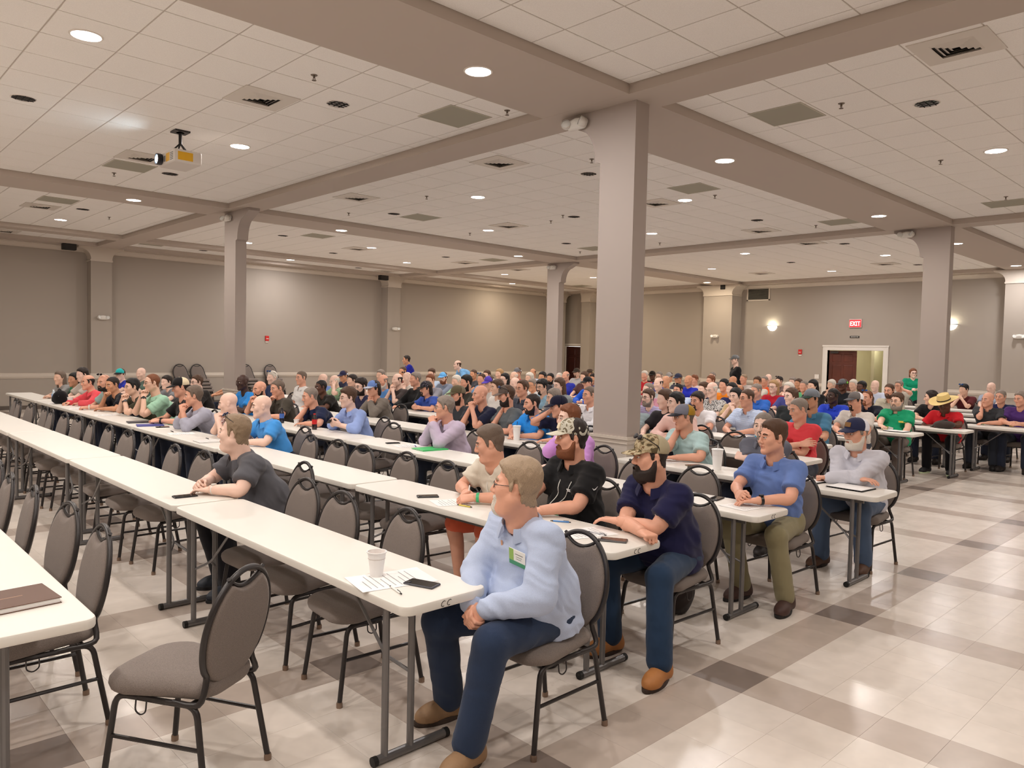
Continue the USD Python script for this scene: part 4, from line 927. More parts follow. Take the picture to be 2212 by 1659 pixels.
    if cap:
        h_ = [.005, .007, .011][lod]
        if h_ not in _caps: _caps[h_] = cap_parts(h_)
        c = obj('cap', moved(_caps[h_][0], RH, hc_), cloth_any(cap[0]), t, True); obj('cap_back', moved(_caps[h_][1], RH, hc_), cloth_any(cap[1]), c, True); obj('brim', moved(_caps[h_][2], RH, hc_), cloth_any(cap[2]), c, True)
        if lod < 2: obj('button', moved(trimesh.creation.icosphere(1, .007), RH, hc_+RH @ np.array([-.01, 0, .13])), cloth_any(cap[1]), c, True)
        if len(cap) > 3: obj('patch', moved(rbox(-.004, .004, -.03, .03, -.02, .02, .003), RH @ Ry(-.32), hc_+RH @ np.array([.089, 0, .082])), cloth(cap[3]), c)
    if glasses == 'eye': obj('glasses', moved(glasses_mesh(.0016 if lod < 2 else .0026), RH, hc_), mat('glasses_frame', (38, 32, 32), .3), t, True)
    elif glasses == 'rim': obj('glasses', moved(glasses_mesh(.0012 if lod < 2 else .0022), RH, hc_), mat('glasses_metal', (150, 142, 136), .25, metal=.9), t, True)
    elif glasses in ('up', 'upcap'):
        Rg = RH @ Ry(-.62); o_ = hc_+RH @ np.array([-.010, 0, .072]) if glasses == 'up' else hc_+RH @ np.array([-.008, 0, .058]); a_, c_ = shades_mesh(); kk = 1.0 if glasses == 'up' else 1.06
        g = obj('sunglasses', moved(a_, Rg*kk, o_), mat('shades_frame', (20, 18, 20), .25), t, True); obj('lenses', moved(c_, Rg*kk, o_), mat('shades_lens_'+('blue' if sd % 2 else 'dark'), (30, 80, 150) if sd % 2 else (36, 30, 40), .08, metal=.6), g, True)
    # --- shirt
    lo = np.array([-.40, -.42, hz-.16]); hi = np.array([.78, .42, N[2]+.12])
    for s in (1, -1):
        E, W, _ = AW[s]; pts = [S[s], E]+([W] if sleeve == 'l' else []); lo = np.minimum(lo, np.min(pts, 0)-.09); hi = np.maximum(hi, np.max(pts, 0)+.09)
    lo = np.maximum(lo, [-.45, -.6, hz-.2]); pts = [H-.2*fwd, H+.25*fwd]+[S[1], S[-1], N]; lo[0] = min(p[0] for p in pts)-.16
    hi[0] = max(hi[0] if sleeve == 'l' else 0, max(p[0] for p in pts)+.22, max(AW[s][0][0] for s in (1, -1))+.1)
    g = Field(lo, np.minimum(hi, [1.1, .6, 2.0]), hs)
    wb = .062*b; bel = max(0, b-.95)
    g.cone(H+[0, .065, -.02 if not stand else -.05], H+[0, -.065, -.02 if not stand else -.05], .105*b, .105*b, .05)
    g.cone(H+.16*k*d+[0, wb, 0], H+.16*k*d+[0, -wb, 0], .100*b, .100*b, .08); g.ell(H+.13*k*d+fwd*(.05+.16*bel), (.10+.10*bel, .125*b+.02, .115+.06*bel), .07)
    ch = H+.335*k*d; g.cone(ch+tw @ np.array([.012, .078*sc, 0]), ch+tw @ np.array([.012, -.078*sc, 0]), .112+.03*(b-1), .112+.03*(b-1), .08)
    g.cone(S[1]-.012*d, S[-1]-.012*d, .056, .056, .07)
    for s in (1, -1):
        g.cone(N-.03*d, S[s]+.012*d, .052, .052, .05)
        E, W, _ = AW[s]; rs = ra+.017
        if sleeve == 'l':
            g.cone(S[s], E, rs*1.04, rs*.98, .035); g.cone(E, E+(W-E)*.92, rs*.98, rs*.80, .02)
        elif sleeve == 'r':
            g.cone(S[s], E, rs*1.04, rs, .035); g.cone(E, E+(W-E)*.30, rs, rs*.98, .02)
        else:
            e_ = S[s]+(E-S[s])*(.66 if sleeve == 's' else .4); g.cone(S[s], e_, rs*1.04, rs*1.16, .035); u_ = unit(E-S[s]); c_ = e_+u_*.012
            sub = g.sub(e_-.14, e_+.16)
            if sub:
                sl, (x, y, z) = sub; near = (x-c_[0])*u_[0]+(y-c_[1])*u_[1]+(z-c_[2])*u_[2]; rad = np.sqrt((x-c_[0])**2+(y-c_[1])**2+(z-c_[2])**2)
                ok = (rad < .11) & (near > 0) & (np.abs(((y-c_[1]))*s) < 1); off = np.sqrt(np.maximum(rad**2-near**2, 0)); ok &= off < rs*1.5
                g.F[sl] = np.where(ok, np.maximum(g.F[sl], near), g.F[sl])
    if lod < 2:                                             # neck opening
        nv = unit(hc_+RH @ np.array([-.02, 0, -.05])-N); g.cone(N-.012*nv+.022*fwd, N+.16*nv, .050+ft*.5, .064+ft, .012, cut=True)
    if not stand:
        x, y, z = g.grid(); g.F = np.maximum(g.F, (hz-.075+.0*x)-z-.10*np.clip(x, 0, .3))
    sm = g.mesh()
    if lod < 2:
        sm = wrinkle(sm, .015 if lod == 0 else .012, sd, (12, 12, 16))
    tmx = pat if pat is not None else cloth(shirt); sh_ = obj('shirt', sm, tmx, t, True)
    # collar
    if collar and lod < 2:
        cm = cloth(collar) if not isinstance(collar, bool) else tmx; nv = unit(hc_+RH @ np.array([-.02, 0, -.05])-N); Rn = frame_of(np.cross(np.cross(nv, fwd), nv), nv)
        rin = .060+ft*.55; V = []; A = np.linspace(math.radians(24), math.radians(336), 26)
        for a in A:
            dep = 1+.9*max(0, math.cos(a))**3; c, s_ = math.cos(a), math.sin(a)
            for r_, z_ in ((rin+.003, -.012), (rin+.004, .026-.012*max(0, c)), (rin+.009, .029-.014*max(0, c)), (rin+.018, .016-.014*max(0, c)), (rin+.030+.010*max(0, c), -.018-.016*dep*max(0, c)), (rin+.026+.008*max(0, c), -.019-.016*dep*max(0, c))): V.append((r_*c-.004+.012*max(0, c), r_*s_*1.04, z_))
        V = np.array(V); Fc = []
        for i in range(len(A)-1):
            for q in range(6): j = (q+1) % 6; Fc += [(i*6+q, i*6+j, i*6+6+j), (i*6+q, i*6+6+j, i*6+6+q)]
        for q in (1, 2, 3, 4): Fc += [(0, q, q+1), ((len(A)-1)*6, (len(A)-1)*6+q+1, (len(A)-1)*6+q)]
        cl = trimesh.Trimesh(V, np.array(Fc), process=False); cl.fix_normals(); obj('collar', moved(cl, Rn, N-.010*nv+.010*fwd), cm, sh_, 60)
    # trousers
    if stand: plo, phi = np.array([-.2, -.26, .0]), np.array([.24, .26, hz+.06])
    else: plo, phi = np.array([-.22, -.40, .0]), np.array([.60, .40, hz+.14])
    p = Field(plo, phi, hb); p.cone(H+[-.01, .07, -.005], H+[-.01, -.07, -.005], .105*(.5+.5*b), .105*(.5+.5*b), .05)
    if not stand: p.cone(H+[.02, .08, .03], H+[.02, -.08, .03], .09*(.5+.5*b), .09*(.5+.5*b), .05)
    lb = .6+.4*b
    for s in (1, -1):
        hip, kn, an = LG[s]; p.cone(hip, kn, .090*lb, .069*lb, .03)
        if bare: continue
        c0 = an+(kn-an)*.05; p.cone(kn, c0, .067*lb, .063*lb, .025)
    pm_ = p.mesh() if lod == 2 or bare else wrinkle(p.mesh(), .006, sd+5, (14, 14, 9)); obj('shorts' if bare else 'trousers', pm_, cloth(pants), t, True)
    # shoes
    if shoes or lod < 2:
        kd, c1, c2 = shoes or ('shoe', (38, 32, 30), (24, 22, 22)); u_, so = shoe_mesh(kd, [.006, .009, .014][lod])
        for s in (1, -1):
            an = LG[s][2]; R_ = Rz(s*.18); o_ = obj('shoe', moved(u_, R_, (an[0]-.02, an[1], 0)), mat('leather_%02x%02x%02x' % tuple(c1), c1, .6, .0006, 120), t, True); obj('sole', moved(so, R_, (an[0]-.02, an[1], 0)), mat('sole_%02x%02x%02x' % tuple(c2), c2, .7), o_, 40)
    # badge with optional lanyard
    sv = sm.vertices
    def on_chest(y0, f_):
        """point and normal on the shirt front, f_ of the way from hip to neck"""
        c = H+f_*tl*d+np.array([0, y0, 0]); q = sv-c; al = q @ d; sel = (np.abs(al) < .02+hs) & (np.abs(q[:, 1]) < .02+hs)
        if not sel.any(): return c+fwd*.15, fwd
        i = np.flatnonzero(sel)[np.argmax((q @ fwd)[sel])]; return sv[i], unit(fwd+.25*unit(sm.vertex_normals[i]))
    if badge:
        y0, f_ = badge if isinstance(badge, tuple) else (.0, .34)
        P0, n = on_chest(y0, f_); Rb = frame_of(n, np.array([0, 0, 1.0]) if abs(n[2]) < .9 else d) @ Rx(rng.uniform(-.25, .25)); P0 = P0+n*.008
        bd = obj('badge', moved(rbox(-.0015, .0015, -.05, .05, -.038, .038, .001, 4), Rb, P0), mat('badge_white', (240, 240, 234), .35), t)
        obj('badge_band', moved(cat([bx(.0016, .0022, -.05, -.022, -.037, .037)]), Rb, P0), mat('badge_lime', (150, 190, 90), .4), bd); obj('badge_foot', moved(bx(.0016, .0024, -.05, .05, -.038, -.018), Rb, P0), mat('badge_green', (70, 150, 110), .4), bd)
        if lod == 0: obj('badge_print', moved(cat([bx(.0016, .0022, -.012, .036, .016, .019), bx(.0016, .0022, -.006, .03, .004, .006), bx(.0016, .0022, -.006, .026, -.006, -.004)]), Rb, P0), mat('badge_ink', (120, 120, 118), .6), bd)
        if lanyard:
            ln = []
            for s in (1, -1):
                a_, na = on_chest(s*.055, .60); b_, nb = on_chest(s*.035+y0*.6, .47); ln.append(tube(smooth_path([N+np.array([-.02, s*.06, .015]), a_+na*.006, b_+nb*.006, P0+Rb @ np.array([0, s*.03, .04])], 4), .0032, 5))
            obj('lanyard', cat(ln), mat('lanyard_white', (228, 226, 220), .5), bd)
    if watch:
        s = 1 if watch[0] == 'L' else -1; E, W, _ = AW[s]; Rw = frame_of(unit(W-E), (0, 0, 1)); c = W-unit(W-E)*.03; wc = dict(k=(26, 26, 28), w=(224, 222, 214), g=(70, 190, 130))[watch[1]]; wm = mat('band_'+watch[1], wc, .35)
        wt = obj('wristwatch' if watch[1] != 'g' else 'wristband', moved(lathe([(.0305, -.010), (.034, -.010), (.034, .010), (.0305, .010)], 16), Rw @ Ry(math.pi/2), c), wm, t, 40)
        if watch[1] != 'g': obj('dial', moved(moved(lathe([(0, 0), (.018, 0), (.018, .009), (0, .010)], 14), None, (0, 0, .032)), Rw, c), wm, wt, 40)
    PEOPLE[label] = dict(t=t, H=H, d=d, fwd=fwd, hc=hc_, RH=RH, N=N, S=S, AW=AW, on_chest=on_chest, sh=sh_, k=k)
    return t
def cloth_any(c):
    if isinstance(c, tuple): return cloth(c)
    return {'camo': tex_mat('camo_tan', [(96, 84, 62), (168, 150, 118), (190, 176, 146), (118, 92, 66)], 'camo', 26), 'camo_grey': tex_mat('camo_grey', [(120, 110, 90), (200, 196, 180), (214, 210, 196), (150, 140, 118)], 'camo', 30),
            'bandana': tex_mat('bandana_print', [(22, 22, 26), (40, 38, 44), (120, 116, 130), (24, 24, 30)], 'camo', 60), 'khaki': cloth((172, 160, 132))}[c]
PLAID_BLUE = lambda: tex_mat('plaid_blue', [(150, 172, 214), (198, 214, 240), (224, 232, 246)], 'plaid', 26)
# ---------------------------------------------------------------- the audience: hip position, lean and torso length, then looks
FLORAL = tex_mat('floral_print', [(150, 110, 110), (206, 196, 192), (236, 230, 226), (236, 230, 226)], 'floral', 34)
GREENPLAID = tex_mat('plaid_green', [(80, 130, 80), (150, 190, 150), (214, 226, 210)], 'plaid', 22)
PRINT = tex_mat('black_white_print', [(40, 40, 46), (214, 212, 210), (236, 234, 230), (70, 70, 74)], 'floral', 70)
PLAID = tex_mat('plaid_redblue', [(180, 90, 110), (150, 164, 214), (222, 226, 244)], 'plaid', 24)
PALEPLAID = PLAID_BLUE()
X = {}
def A(i, label, *a, **k):
    person(label, *a, **k); X[i] = PEOPLE[label]
A('M1', 'person in a dark grey polo leaning on the first row with clasped hands', 2.603, 5.301, 26.0, 0.66, lod=0, b=1.42,fat=.022,hair='wave',hc='lg',rec=.03,skin='p',glasses='up',shirt=(92,92,98),arms='rest,clasp',collar=True,watch='Lw',lanyard=True,badge=(.05,.30),pants=(34,34,40),shoes=('shoe',(40,46,56),(30,30,34)),look=142,pitch=-2,legs={1:(.36,.10),-1:(.30,.16)},edge=0.36)
A('M2', 'person in a light blue dress shirt and jeans at the near aisle seat', 2.578, 2.463, 17.0, 0.64, lod=0, b=1.38,fat=.026,hair='wave',hc='gb',skin='r',glasses='eye',beard='goatee',bc='wh',shirt=(184,198,226),sleeve='l',arms='lapf',collar=True,badge=(.08,.62),look=130,pitch=-4,pants=(44,58,84),shoes=('boot',(150,118,86),(60,46,38)),legs={1:(.50,.06),-1:(.28,.34)},edge=0.33)
A('M3', 'person in a cream tee and orange shorts writing behind the light blue shirt', 3.877, 3.990, 26.0, 0.63, lod=0, b=1.25,fat=.016,hair='top',hc='sb',skin='r',shirt=(222,214,198),arms='write,fist',badge=(.0,.36),lanyard=True,bare=True,pants=(226,110,80),look=140,pitch=14,watch='Lg',shoes=('sneaker',(110,104,100),(210,206,200)),legs={1:(.42,.10),-1:(.36,.2)},edge=0.31)
A('M4', 'person in a black polo and pale camouflage cap with a long lanyard', 3.903, 3.401, 8.0, 0.66, lod=0, b=1.3,fat=.014,hair='short',hc='dk',skin='r',cap=('camo_grey',(202,200,184),(214,208,190),(236,220,190)),beard='full',bc='au',shirt=(26,26,28),arms='rest,clasp',collar=True,badge=(-.02,.36),lanyard=True,watch='Rk',look=146,pitch=2,pants=(30,32,40),shoes=('boot',(120,72,44),(46,34,28)),edge=0.33)
A('M5', 'person in a navy polo and camouflage cap, arms crossed on the table', 3.932, 2.665, 21.5, 0.67, lod=0, b=1.32,fat=.018,hair='crew',hc='dk',skin='r',cap=('camo','khaki','camo'),glasses='upcap',beard='long',bc='dk',shirt=(32,32,68),arms='crossA,crossB',collar=True,badge=(-.02,.42),look=148,pitch=4,pants=(38,58,84),shoes=('boot',(176,116,62),(54,38,30)),legs={1:(.52,.30),-1:(.40,.14)},edge=0.36)
A('R43', 'person in a blue work shirt and khaki trousers at the third row aisle seat', 5.378, 2.698, 12.5, 0.65, lod=0, b=1.12,hair='top',hc='br',skin='r',shirt=(104,130,190),arms='rest,clasp',collar=True,badge=(-.03,.34),look=150,pitch=2,watch='Lk',pants=(142,134,104),shoes=('boot',(70,46,40),(30,26,26)),legs={1:(.34,.24),-1:(.30,.12)},edge=0.35)
A('M7', 'person in a pale grey shirt and navy cap with white mesh at the fourth row', 6.752, 2.627, 18.5, 0.63, lod=0, b=1.25,fat=.01,hair='crew',hc='gr',skin='r',cap=((44,48,78),(232,232,242),(44,48,78),(140,104,66)),beard='full',bc='wh',shirt=(206,206,216),sleeve='l',arms='crossB,crossA',collar=True,look=158,watch='Rk',pants=(78,96,124),shoes=('boot',(84,56,40),(40,30,26)),legs={1:(.30,.14),-1:(.34,.2)},edge=0.33)
A('A1', 'person in a grey top at the far left end of the second row', 3.865, 15.822, 24.5, 0.61, lod=2, hair='long',hc='sb',shirt=(150,150,150),look=209,edge=0.29)
A('A2', 'person in a dark green jacket beside the grey top at the far left', 3.909, 15.409, 17.0, 0.56, lod=2, hair='shag',hc='bk',skin='t',shirt=(30,125,85),sleeve='l',arms='lap',look=204,edge=0.34)
A('A3', 'person in a pale top behind the coral shirt at far left', 3.896, 15.046, 9.5, 0.65, lod=2, hair='shag',hc='dk',skin='p',shirt=(190,180,170),look=200,pitch=12,edge=0.32)
A('A4', 'person in a coral long-sleeved shirt leaning over to write at left', 3.924, 13.867, 32.0, 0.66, lod=1, hair='ring',hc='dk',skin='r',shirt=(236,86,96),sleeve='l',arms='rest,reach',collar=True,look=190,edge=0.35)
A('A5', 'person in a pale grey-green shirt, sunglasses on head, forearms on table', 3.909, 13.088, 27.5, 0.67, lod=1, hair='bald',skin='r',beard='full',bc='dk',glasses='up',shirt=(160,182,178),arms='reach,rest',watch='Lw',look=207,edge=0.34)
A('A6', 'person in black with one hand at the mouth beside the coral shirt', 3.910, 12.617, 29.0, 0.66, lod=1, hair='crew',hc='dk',skin='o',shirt=(26,26,34),arms='rest,mouth',look=201,pitch=12,edge=0.34)
A('A7', 'person in a black and teal cap and blue shirt at left rear', 5.360, 17.347, 26.0, 0.61, lod=2, cap=((50,190,190),(22,24,30),(22,24,30)),shirt=(40,56,190),skin='p',look=222,edge=0.33)
A('A9', 'person in grey-green behind the mint polo near the wall', 5.358, 16.412, 14.0, 0.62, lod=2, hair='bald',skin='p',shirt=(90,110,100),look=214,pitch=12,edge=0.33)
A('A10', 'person in dark olive, both hands at the face, by the mint polo', 3.921, 11.720, 29.0, 0.67, lod=1, hair='short',hc='bk',skin='f',shirt=(58,56,40),arms='mouth',watch='Lk',look=186,edge=0.35)
A('B1', 'person in a mint green polo with glasses, hands raised to the chin', 3.929, 10.959, 24.5, 0.75, lod=1, hair='crew',hc='au',rec=.02,skin='f',glasses='eye',b=1.15,shirt=(164,208,182),arms='mouth',watch='Lk',collar=True,look=182,edge=0.36)
A('B2', 'person in a grey vest behind the mint polo', 5.341, 14.425, 32.0, 0.61, lod=2, hair='short',hc='dk',skin='p',shirt=(132,136,142),collar=(60,70,120),look=201,edge=0.31)
A('B3', 'person in a black cap with cream mesh and black shirt', 3.932, 10.267, 15.5, 0.68, lod=1, cap=((30,28,30),(232,216,182),(30,28,30)),skin='r',hair='crew',hc='dk',shirt=(26,24,26),arms='fist',watch='Lk',look=172,pitch=12,edge=0.36)
A('B4', 'person with glasses in dark clothes behind the black and cream cap', 5.339, 13.212, 23.0, 0.62, lod=1, hair='short',hc='br',skin='p',glasses='eye',shirt=(44,40,40),sleeve='l',look=190,edge=0.31)
A('B5', 'person in a grey dress shirt resting chin on folded hands', 3.908, 9.374, 29.0, 0.68, lod=1, hair='short',hc='sb',skin='r',shirt=(172,172,188),sleeve='r',arms='mouth',collar=True,look=161,edge=0.34)
A('B6', 'person in a white floral shirt, hands clasped before the mouth', 3.900, 8.380, 29.0, 0.65, lod=1, hair='bald',skin='p',pat=FLORAL,arms='mouth',collar=True,look=152,pitch=12,edge=0.33)
A('B7', 'person beside the left column just right of its shaft', 6.774, 15.279, 5.0, 0.69, lod=2, hair='short',hc='bk',skin='o',shirt=(60,50,56),look=192,edge=0.35)
A('B8', 'person in bright blue leaning over a phone right of the left column', 5.377, 11.539, 18.5, 0.68, lod=1, hair='bald',skin='d',shirt=(48,140,222),arms='phone',watch='Rk',look=194,edge=0.35)
A('C1', 'person in dark navy with fist at the mouth behind the sky blue shirt', 5.372, 10.751, 27.5, 0.65, lod=1, hair='bald',skin='r',beard='stubble',bc='dk',shirt=(36,38,52),arms='mouth',watch='Lk',look=187,edge=0.34)
A('C2', 'person in a short-sleeved sky blue shirt sitting behind the grey polo', 3.888, 7.667, 23.0, 0.63, lod=1, hair='bald',skin='p',b=1.12,shirt=(74,154,228),arms='rest',badge=(.03,.42),collar=True,look=162,edge=0.32)
A('C3', 'person in a brown-grey polo looking left with a hand raised', 5.370, 10.289, 21.5, 0.66, lod=1, hair='crew',hc='sb',skin='r',shirt=(74,68,60),arms='rest,mouth',collar=True,look=180,pitch=12,edge=0.34)
A('C4', 'person in navy with blue sunglasses pushed up on the head', 6.776, 13.474, 15.5, 0.65, lod=2, hair='short',hc='wh',skin='p',glasses='up',shirt=(46,58,92),look=196,edge=0.35)
A('C5', 'person in a white dress shirt sitting upright by the left wall', 6.752, 12.488, 6.5, 0.67, lod=1, hair='crew',hc='sb',skin='r',shirt=(226,224,222),arms='lap',collar=True,look=188,edge=0.32)
A('C6', 'person in a navy polo propping the cheek on one hand', 5.364, 9.122, 32.0, 0.67, lod=1, hair='crew',hc='gr',skin='r',shirt=(32,40,70),arms='rest,cheek',b=1.1,collar=True,look=166,pitch=12,edge=0.34)
A('C7', 'person in a dark brown shirt behind the navy polo with propped cheek', 6.767, 11.412, 29.0, 0.63, lod=1, hair='crew',hc='bk',skin='b',shirt=(36,32,28),b=1.1,look=178,edge=0.34)
A('C8', 'person in mid blue in front of the wall rail at left centre', 8.119, 13.847, 23.0, 0.61, lod=2, hair='bald',skin='p',shirt=(110,140,204),look=187,edge=0.30)
A('C9', 'person in a green plaid shirt covering the brow with one hand', 8.166, 13.360, 29.0, 0.63, lod=1, hair='ring',hc='wh',skin='p',pat=GREENPLAID,arms='brow,rest',look=183,pitch=12,edge=0.35)
A('D1', 'person in a navy cap with white back by the left wall', 9.532, 15.466, 18.5, 0.59, lod=2, cap=((44,44,74),(212,216,226),(44,44,74)),skin='o',shirt=(50,54,80),look=190,edge=0.32)
A('D2', 'person in dark blue with hand at the chin behind the blue dress shirt', 8.193, 12.812, 24.5, 0.64, lod=2, hair='short',hc='dk',skin='f',shirt=(46,46,60),arms='chin',look=178,edge=0.38)
A('D3', 'person in dark navy with glasses beside the cream-backed cap', 6.769, 10.314, 20.0, 0.66, lod=1, hair='wave',hc='dk',skin='p',glasses='eye',beard='full',shirt=(42,42,74),look=187,pitch=12,edge=0.34)
A('D4', 'person in a light blue dress shirt looking at a phone, name badge on chest', 5.337, 8.274, 24.5, 0.66, lod=1, hair='wave',hc='br',skin='p',glasses='rim',shirt=(152,174,228),sleeve='r',arms='phone',badge=(.03,.38),collar=True,b=1.05,look=172,edge=0.31)
A('D5', 'person in a taupe pullover and blue cap with cream back', 6.797, 9.917, 24.5, 0.66, lod=1, cap=((112,142,204),(232,216,188),(182,192,212)),skin='r',hair='shag',hc='dk',shirt=(124,116,108),sleeve='l',arms='chin',look=181,edge=0.37)
A('D6', 'person in a blue shirt bending forward at the third column of heads', 8.161, 11.762, 20.0, 0.66, lod=2, hair='ring',hc='gr',skin='r',beard='full',bc='wh',shirt=(92,146,212),look=188,pitch=12,edge=0.34)
A('D7', 'person half hidden behind the bending blue shirt near the wall', 9.540, 14.082, 9.5, 0.64, lod=2, hair='short',hc='gr',skin='f',shirt=(60,54,52),look=195,edge=0.33)
A('D8', 'person in dark grey left of the white collar, hands together', 8.182, 11.406, 15.5, 0.68, lod=2, hair='ring',hc='dk',skin='p',shirt=(70,62,62),arms='mouth',look=182,edge=0.37)
A('E2', 'person in rust seated just left of the standing royal blue shirt', 10.940, 15.312, 3.5, 0.67, lod=2, hair='crew',hc='br',skin='o',shirt=(120,60,50),look=192,edge=0.36)
A('E3', 'person in a white shirt, glasses on head, hands folded at the mouth', 9.553, 13.002, 17.0, 0.65, lod=2, hair='bald',skin='p',glasses='up',shirt=(232,228,222),arms='mouth',collar=True,look=182,pitch=12,edge=0.35)
A('E4', 'person in a black jacket with a white name badge', 8.149, 10.929, 8.0, 0.70, lod=2, hair='short',hc='gr',skin='r',shirt=(26,26,28),sleeve='l',badge=(.0,.42),look=171,edge=0.33)
A('E5', 'person in a royal blue shirt and patterned bandana cap, hands clasped', 8.112, 10.353, 24.5, 0.61, lod=1, cap=('bandana','bandana',(24,28,24)),skin='r',hair='shag',hc='dk',beard='goatee',shirt=(60,88,176),arms='clasp',b=1.08,collar=True,look=166,edge=0.29)
A('E6', 'person in a grey long-sleeved shirt hidden behind the bandana cap', 9.549, 12.108, 23.0, 0.66, lod=2, hair='short',hc='au',skin='f',shirt=(152,152,164),sleeve='l',arms='reach',look=196,pitch=12,edge=0.34)
A('E7', 'person in pale blue under the tan wall scallop, left of the white and blue cap', 10.904, 14.048, 8.0, 0.66, lod=2, hair='top',hc='br',skin='f',shirt=(190,210,236),look=201,edge=0.33)
A('E8', 'person in a light blue and white cap and grey jacket', 10.935, 13.557, 15.5, 0.61, lod=2, cap=((112,184,244),(238,242,246),(112,184,244)),skin='f',beard='full',bc='au',shirt=(132,142,162),sleeve='l',look=197,edge=0.36)
A('E9', 'person in pale green in front of the bending light blue shirt', 9.555, 11.428, 14.0, 0.63, lod=2, hair='short',hc='wh',skin='f',shirt=(172,208,172),look=186,pitch=12,edge=0.35)
A('E11', 'person in dark olive looking towards the camera, right of the pale green top', 8.154, 9.557, 6.5, 0.70, lod=2, hair='short',hc='bk',skin='r',beard='full',shirt=(58,56,50),look=164,pitch=12,edge=0.34)
A('E12', 'person in a charcoal tee and olive cap behind the lavender shirt', 6.780, 7.950, 18.5, 0.65, lod=1, cap=((98,90,68),(122,110,90),(98,90,68)),skin='r',hair='crew',hc='dk',beard='stubble',shirt=(52,56,62),b=1.1,look=168,edge=0.35)
A('E13', 'person in a lavender dress shirt, hands clasped before the mouth', 5.345, 6.397, 21.5, 0.65, lod=1, hair='short',hc='gr',skin='r',glasses='rim',shirt=(198,184,206),sleeve='l',arms='mouth',b=1.12,collar=True,watch='Lk',look=146,edge=0.32)
A('E15', 'person in grey right of the bending light blue shirt, near the wall', 12.222, 14.113, 6.5, 0.64, lod=2, hair='crew',hc='br',skin='o',shirt=(70,70,76),look=187,edge=0.32)
A('F1', 'person in denim blue with blue sunglasses on the head', 10.881, 12.174, 15.5, 0.64, lod=2, hair='crew',hc='br',skin='r',glasses='up',shirt=(104,142,182),look=189,edge=0.30)
A('F2', 'person in tan far back right of the denim blue shirt', 12.227, 13.606, 8.0, 0.64, lod=2, hair='short',hc='br',skin='f',shirt=(140,120,100),look=192,edge=0.32)
A('F3', 'person in a purple cap with white back', 9.548, 10.449, 14.0, 0.65, lod=2, cap=((92,72,184),(222,218,204),(92,72,184)),skin='f',shirt=(220,216,212),look=178,pitch=12,edge=0.34)
A('F4', 'person in dusty rose far back beside the dark long hair', 12.256, 13.230, 5.0, 0.68, lod=2, hair='bob',hc='bl',skin='f',shirt=(150,110,110),look=186,edge=0.35)
A('F5', 'person in maroon with long hair and glasses', 10.924, 11.568, 9.5, 0.65, lod=2, hair='long',hc='bk',skin='p',glasses='eye',shirt=(90,40,50),look=178,edge=0.35)
A('F6', 'person in brown-grey left of the red shirt at the back', 12.239, 12.679, 8.0, 0.64, lod=2, hair='ring',hc='wh',skin='f',shirt=(120,110,100),look=179,pitch=12,edge=0.33)
A('F7', 'person in red with a grey and white cap at the back', 13.515, 13.871, 8.0, 0.69, lod=2, cap=((122,122,126),(226,224,222),(122,122,126)),skin='r',shirt=(192,52,52),look=181,edge=0.34)
A('F8', 'person in a white top with long hair, left of the grey tee', 8.180, 8.761, 12.5, 0.67, lod=1, hair='long',hc='br',skin='f',shirt=(226,222,218),sleeve='l',arms='lap',look=158,edge=0.36)
A('F9', 'person bowing the head into a raised hand behind the glasses wearer', 9.556, 9.683, 21.5, 0.69, lod=2, hair='bald',skin='p',shirt=(150,140,140),arms='ear,rest',look=185,pitch=12,edge=0.35)
A('F10', 'person in a slate shirt with glasses and lime badge behind the azure polo', 8.165, 8.235, 8.0, 0.67, lod=1, hair='short',hc='br',rec=.025,skin='r',glasses='rim',shirt=(66,72,86),badge=(.0,.42),collar=True,look=175,edge=0.35)
A('F11', 'person in silver grey with a white bob', 12.229, 12.195, 5.0, 0.63, lod=2, hair='bob',hc='wh',skin='f',shirt=(170,170,172),look=182,pitch=12,edge=0.32)
A('F12', 'person in a pale blue shirt far back left of the far column', 14.772, 14.578, 8.0, 0.65, lod=2, hair='ring',hc='br',skin='o',shirt=(200,204,224),look=202,edge=0.36)
A('F13', 'person in a navy tee, hands interlaced in front of the face', 6.798, 7.457, 21.5, 0.70, lod=1, hair='bald',skin='r',shirt=(34,38,62),arms='mouth',b=1.08,look=161,edge=0.37)
A('F14', 'person in a grey tee and cap with sunglasses, one hand at the chin', 6.751, 7.059, 9.5, 0.67, lod=1, cap=((98,86,80),(204,202,202),(122,106,98)),skin='r',beard='full',bc='dk',glasses='upcap',shirt=(94,100,104),arms='rest,chin',b=1.05,look=148,pitch=12,edge=0.32)
A('F15', 'person in an azure polo behind a tall white cup', 6.738, 6.514, 17.0, 0.62, lod=1, hair='crew',hc='dk',skin='r',shirt=(42,144,234),arms='rest',b=1.08,collar=True,beard='stubble',look=159,edge=0.31)
A('G1', 'person in black far back left of the far column base', 12.238, 11.743, 9.5, 0.67, lod=2, hair='short',hc='bk',skin='o',shirt=(50,46,50),look=194,edge=0.33)
A('G2', 'person in a grey zip top in front of the far column', 13.514, 12.660, 15.5, 0.61, lod=2, hair='short',hc='bk',skin='o',beard='full',shirt=(120,124,130),sleeve='l',look=194,edge=0.34)
A('G3', 'person in pale blue with heavy glasses behind the azure polo', 9.558, 9.090, 15.5, 0.65, lod=1, hair='wave',hc='bk',skin='f',glasses='eye',beard='goatee',shirt=(150,190,215),look=178,pitch=12,edge=0.35)
A('G4', 'person in white with a light blue lanyard, behind the slate shirt', 10.908, 10.606, 23.0, 0.61, lod=2, hair='short',hc='gr',skin='o',glasses='rim',shirt=(226,226,226),lanyard=True,badge=True,look=183,edge=0.33)
